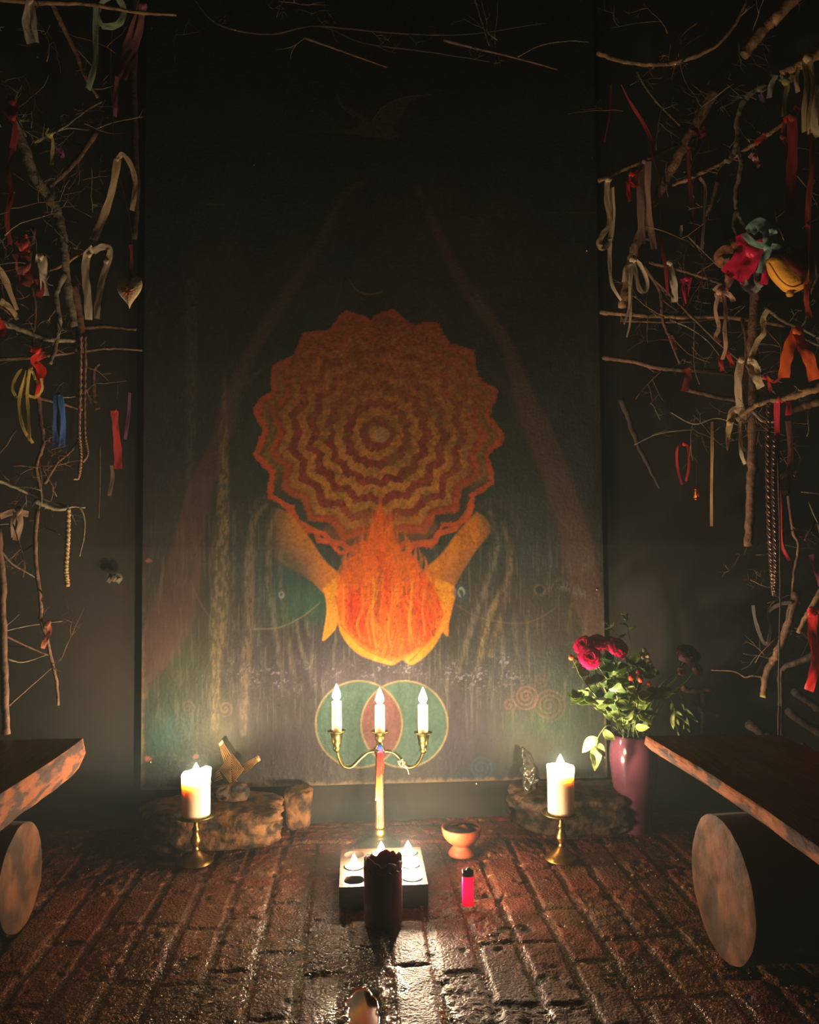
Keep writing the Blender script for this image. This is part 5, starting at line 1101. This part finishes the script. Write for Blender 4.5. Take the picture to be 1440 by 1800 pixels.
ribbon('big magenta bow shining in the middle of the right thicket', (232, 12, 84), [([(1312, 428), (1306, 446), (1288, 470), (1276, 482)], 24), ([(1334, 436), (1322, 462), (1310, 478), (1298, 494)], 24), ([(1294, 424), (1312, 420), (1322, 434)], 18), ([(1326, 430), (1342, 424), (1350, 430)], 10), ([(1350, 458), (1348, 480), (1342, 500)], 14)], [(1322, 440, 12)], off=.045, sat=True)
ribbon('sage green satin ribbon looped above the magenta bow', (150, 186, 172), [([(1318, 408), (1330, 396), (1346, 400), (1354, 420), (1350, 436)], 24), ([(1308, 412), (1326, 428), (1350, 434), (1362, 440)], 10), ([(1352, 436), (1344, 456), (1336, 480)], 13), ([(1356, 432), (1376, 436), (1390, 440)], 9), ([(1358, 402), (1360, 412)], 12)], [(1350, 434, 8)], off=.06, sat=True)
ribbon('copper ribbon loop left of the magenta bow', (190, 120, 80), [([(1290, 438), (1272, 440), (1262, 452), (1270, 464), (1284, 460)], 16), ([(1288, 424), (1296, 436)], 10)], [], off=.03)
ribbon('silver grey satin ends under the magenta bow', (176, 170, 164), [([(1306, 492), (1312, 505), (1326, 510), (1334, 504)], 12), ([(1330, 476), (1330, 492), (1338, 506)], 9)], [], off=.04, sat=True)
ribbon('salmon ribbon end hanging left under the magenta bow', (190, 120, 96), [([(1284, 484), (1280, 500), (1270, 520)], 18, .5)], [], off=.03)
ribbon('pale pink curled bow below the salmon ribbon end', (222, 176, 148), [([(1256, 512), (1264, 504), (1272, 512), (1270, 526), (1262, 522), (1260, 514)], 9), ([(1264, 514), (1258, 545), (1264, 575), (1258, 592), (1266, 602)], 7), ([(1272, 516), (1276, 550), (1274, 580), (1276, 610), (1270, 632)], 7), ([(1272, 512), (1284, 520), (1290, 530)], 8)], [(1266, 512, 7)], off=.03)
ribbon('small red loop tail under the pale pink bow', (190, 30, 40), [([(1264, 625), (1268, 640), (1270, 652)], 7), ([(1276, 615), (1284, 632), (1288, 644)], 7)], [], off=.02)
ribbon('cream curl of ribbon climbing to the twig above', (222, 196, 152), [([(1350, 545), (1342, 560), (1343, 585), (1332, 600), (1322, 625), (1318, 640)], 9), ([(1318, 640), (1324, 655), (1332, 668), (1338, 682)], 14), ([(1318, 632), (1328, 640), (1334, 655)], 9)], [(1320, 632, 6)], off=.04)
ribbon('long beige ribbon with a pointed end left of the cream curl', (206, 178, 142), [([(1303, 632), (1298, 665), (1299, 700), (1304, 725), (1313, 742)], 13)], [(1304, 632, 6)], off=.04)
ribbon('narrow beige ribbon right beside the long beige ribbon', (180, 150, 116), [([(1308, 636), (1312, 665), (1313, 688)], 8)], [], off=.03)
ribbon('left tail of the bright orange ribbon pair', (236, 104, 30), [([(1402, 580), (1390, 605), (1382, 635), (1378, 664)], 19)], [(1402, 582, 8)], off=.06, sat=True)
ribbon('right tail of the bright orange ribbon pair', (226, 96, 28), [([(1402, 584), (1412, 610), (1424, 635), (1432, 668)], 18)], [], off=.06, sat=True)
ribbon('dark red scrap hanging alone in front of the second rail', (130, 26, 24), [([(1206, 648), (1210, 665), (1203, 688)], 15)], [], Y=-.06)
ribbon('dim red strip on the crooked branch above the dark red scrap', (120, 26, 26), [([(1180, 590), (1185, 603), (1188, 615)], 7)], [], Y=-.07)
ribbon('pinkish red ribbon with a knot and long tapering tail', (214, 36, 56), [([(1362, 704), (1374, 698), (1386, 706), (1386, 730)], 9), ([(1366, 704), (1366, 750), (1368, 800), (1368, 840)], 11, .6), ([(1368, 840), (1372, 900), (1374, 955), (1388, 986)], 5)], [(1372, 702, 7)], off=.05)
ribbon('red string with a white loop beside the cream curl', (210, 60, 50), [([(1340, 662), (1350, 670), (1356, 690)], 6), ([(1346, 660), (1360, 672), (1372, 664)], 4)], [(1345, 664, 5)], off=.04)
ribbon('thin red loop hanging alone right of the board', (200, 44, 44), [([(1204, 780), (1192, 786), (1190, 810), (1194, 835), (1199, 852)], 4.5), ([(1204, 780), (1210, 788), (1211, 820), (1206, 846)], 4.5)], [(1203, 780, 4)], Y=-.10)
ribbon('narrow gold strip hanging long beside the small lantern', (190, 150, 92), [([(1252, 741), (1252, 800), (1251, 860), (1251, 925)], 5.5)], [], Y=-.14)
ribbon('leaf shaped beige ribbon curl right of the gold strip', (190, 158, 114), [([(1306, 720), (1290, 722), (1284, 742)], 14), ([(1284, 742), (1280, 765), (1279, 792)], 14, .8)], [(1284, 743, 6)], off=.03)
ribbon('slim cream ribbon with a bright tip under the beige ribbon', (200, 176, 140), [([(1301, 740), (1302, 780), (1304, 800), (1310, 816)], 6)], [], off=.03)
ribbon('reddish brown strip hanging right of the pinkish red ribbon', (130, 70, 56), [([(1386, 740), (1390, 790), (1388, 830), (1385, 872)], 9)], [], off=.02)
ribbon('tan curled ribbon right of the glittering cords', (150, 112, 74), [([(1400, 832), (1385, 830), (1372, 842), (1374, 862), (1384, 868)], 8)], [], off=.03)
ribbon('dark pink ribbon at the right frame edge below the purple bead', (130, 40, 66), [([(1426, 975), (1434, 1000), (1444, 1030)], 8)], [], off=.03)
ribbon('bright red ribbon tied on the brown stick at the lower right edge', (220, 30, 34), [([(1420, 1076), (1432, 1074), (1442, 1080)], 9), ([(1430, 1080), (1428, 1115), (1434, 1150), (1430, 1185), (1422, 1214)], 14)], [(1428, 1076, 8)], off=.07, sat=True)
ribbon('dim grey cloth loop low in the right thicket', (70, 64, 58), [([(1324, 1064), (1328, 1090), (1340, 1125), (1350, 1130), (1354, 1100), (1352, 1076), (1372, 1062), (1392, 1060)], 6)], [])
ribbon('yellow green scrap at the foot of the stout dim branch', (170, 160, 70), [([(1344, 1200), (1343, 1212), (1341, 1226)], 9)], [], off=.0)
cord('left glittering dark cord of the long pair on the right', (112, 84, 72), [(1352, 706), (1350, 800), (1352, 900), (1356, 980), (1360, 1030), (1362, 1046)], 9, strands=3, off=.05, rough=.25)
cord('right glittering dark cord of the long pair on the right', (104, 78, 68), [(1362, 770), (1360, 840), (1362, 920), (1364, 1000), (1362, 1040)], 8, strands=3, off=.055, rough=.25)
def pouch():
    Y = YD(1388, .05); ml = M(Y); c = P(1388, 470, Y); e = empty('felt_pouch', c, 'yellow felt pouch with a dark red panel hanging at the right edge', 'ornament')
    def prism(name, pts, d0, d1, m, par):
        n = len(pts); v = []; cx = sum(p[0] for p in pts)/n; cy = sum(p[1] for p in pts)/n
        for s, d in ((1, d1*.0+d0), (.93, d0+(d1-d0)*.7), (.6, d1), (.0, d1*1.05)):
            v += [P(cx+(x-cx)*s, cy+(y-cy)*s, Y)-Vector((-.3*d, d, 0)) for x, y in pts]
        v += [P(x, y, Y)+Vector((0, .012, 0)) for x, y in pts]
        f = [(r*n+k, r*n+(k+1) % n, (r+1)*n+(k+1) % n, (r+1)*n+k) for r in range(3) for k in range(n)]+[(4*n+k, 4*n+(k+1) % n, (k+1) % n, k) for k in range(n)]+[tuple(4*n+k for k in range(n))]
        mb = MB(); mb.add(v, f); return mb.build(name, m, par)
    prism('felt_body', [tuple(q) for q in catmull([(1350, 455), (1356, 480), (1372, 500), (1388, 512), (1412, 508), (1424, 490), (1424, 462), (1402, 440), (1378, 446), (1350, 455)], 3)][:-1], .004, .022, mat('yellow_felt', L(222, 152, 34), .75, bump=.3, bscale=150), e)
    prism('panel', [(1360, 456), (1376, 478), (1392, 492), (1414, 484), (1418, 460), (1398, 440)], .02, .026, mat('dark_red_cloth', L(112, 26, 18), .6), e)
    mb = MB()
    tube(mb, catmull([tuple(P(1352, 462, Y-.02)), tuple(P(1372, 492, Y-.026)), tuple(P(1392, 504, Y-.026)), tuple(P(1412, 498, Y-.02))], 6), .0018, 6); mb.build('seam', mat('seam_thread', L(170, 104, 30), .7), e)
    mb = MB(); lathe(mb, [(.001, -.008), (.007, -.006), (.009, 0), (.006, .007), (.001, .008)], P(1389, 516, Y), 16); mb.build('bobble', mat('mustard_felt', L(176, 128, 34), .8), e)
    mb = MB(); strand(mb, [(1372, 446), (1384, 436), (1400, 440)], 8, Y=Y-.01); mb.build('hanging_loop', cloth((120, 80, 30)), e)
pouch()
def lantern():
    Y = -.14; c = P(1225, 868, Y); e = empty('lantern_charm', c, 'tiny copper lantern charm hanging on a thread right of the board', 'ornament'); ml = M(Y); mc = mat('copper', L(196, 96, 56), .28, metal=1)
    mb = MB(); lathe(mb, [(.0055, -.016), (.0075, -.015), (.0078, -.013), (.006, -.0125)], c, 16); lathe(mb, [(.006, .010), (.0078, .011), (.005, .016), (.002, .018), (.001, .021)], c, 16)
    for k in range(6): a = k*math.pi/3; d = Vector((math.cos(a)*.0066, math.sin(a)*.0066, 0)); tube(mb, [c+d+Vector((0, 0, -.013)), c+d+Vector((0, 0, .011))], .0008, 5)
    mb.build('frame', mc, e); mb = MB(); lathe(mb, [(.0052, -.012), (.0058, 0), (.0052, .010)], c, 14); mb.build('pane', mat('amber_glass', L(214, 120, 60), .1, coat=.5), e)
    mb = MB(); tube(mb, catmull([tuple(c+Vector((0, 0, .020))), tuple(P(1224, 800, Y)), tuple(P(1226, 746, Y))], 4), .0006, 5); mb.build('thread', Bd, e)
lantern()
mb = MB(); lathe(mb, [(.0005, -.004), (.004, -.002), (.004, .002), (.0005, .004)], P(1409, 943, YD(1409, .02)), 12); o = mb.build('bead', mat('purple_glass', L(170, 40, 120), .1, coat=1), origin=P(1409, 943, YD(1409, .02))); tag(o, 'small purple bead on the branch end at the right edge', 'bead')

# rainbow ribbon on the candelabrum column
def rainbow():
    mb = MB(); Y = CY-.0135; strand(mb, [(666, 1313), (667, 1340), (665, 1370), (663, 1408)], 7, Y=Y, tw=.15, n=12); strand(mb, [(671, 1316), (673, 1345), (672, 1362)], 4, Y=Y, tw=.4, n=8)
    knot(mb, 668, 1314, 4.6, Y=Y); p = P(666, 1313, Y); m = bpy.data.materials.new('rainbow_cloth'); m.use_nodes = True; nt = m.node_tree; N = nt.nodes; K = nt.links; b = N['Principled BSDF']; b.inputs['Roughness'].default_value = .9; b.inputs['Specular IOR Level'].default_value = .1
    a = N.new('ShaderNodeTexCoord'); s = N.new('ShaderNodeSeparateXYZ'); K.new(a.outputs['Object'], s.inputs[0]); r = N.new('ShaderNodeMapRange'); r.inputs[1].default_value = .004; r.inputs[2].default_value = -.142; K.new(s.outputs['Z'], r.inputs[0])
    cr = N.new('ShaderNodeValToRGB'); K.new(r.outputs[0], cr.inputs[0]); K.new(cr.outputs[0], b.inputs['Base Color']); els = cr.color_ramp.elements
    els[0].position = 0; els[0].color = (*L(50, 80, 160), 1); els[1].position = 1; els[1].color = (*L(70, 130, 90), 1)
    for q, c in ((.08, L(70, 60, 130)), (.14, L(220, 30, 30)), (.5, L(224, 50, 34)), (.66, L(226, 130, 40)), (.8, L(220, 200, 80)), (.92, L(120, 180, 110))): el = els.new(q); el.color = (*c, 1)
    o = mb.build('ribbon', m, origin=p); tag(o, 'narrow rainbow striped ribbon tied to the candelabrum column', 'ribbon')
    mb = MB(); Y2 = CY-.004
    tube(mb, catmull([tuple(P(701, 1344, Y2-.004)), tuple(P(708, 1334, Y2-.008)), tuple(P(706, 1348, Y2-.006)), tuple(P(700, 1338, Y2-.004)), tuple(P(712, 1340, Y2-.008)), tuple(P(707, 1346, Y2-.008)), tuple(P(716, 1352, Y2-.006)), tuple(P(719, 1361, Y2-.004))], 6), .0011, 6)
    tube(mb, catmull([tuple(P(709, 1344, Y2-.008)), tuple(P(714, 1347, Y2-.006)), tuple(P(718, 1350, Y2-.004))], 4), .0009, 6)
    o = mb.build('twine', mat('pink_twine', L(214, 130, 100), .5), origin=P(707, 1342, Y2)); tag(o, 'pinkish twine knotted on the right arm of the candelabrum', 'twine')
rainbow()

# ------------------------------------------------------------------ candle smoke and damp air
def smoke():
    zs = [.03, .72, 1.08, 1.55, 2.89]; mb = MB(); lev = [1.15, .9, .55, .22]; me_ = []
    for a, b in zip(zs[:-1], zs[1:]): box(mb, (0, -1.60, (a+b)/2), (3.38, 3.17, (b-a)-.0002))
    o = mb.build('haze', None, smooth=False, origin=(0, -1.6, 1.46))
    o.data.materials.clear()
    for k in lev:
        m = bpy.data.materials.new('smoke'); m.use_nodes = True; nt = m.node_tree; N = nt.nodes; N.remove(N['Principled BSDF'])
        v = N.new('ShaderNodeVolumeScatter'); v.inputs['Color'].default_value = (.66, .86, .90, 1); v.inputs['Density'].default_value = SMOKE_DENSITY*k
        nt.links.new(v.outputs[0], N['Material Output'].inputs['Volume']); o.data.materials.append(m)
    o.data.polygons.foreach_set('material_index', [i//6 for i in range(len(o.data.polygons))]); tag(o, 'thin candle smoke hanging in the whole chamber', 'smoke', kind='stuff')
smoke()
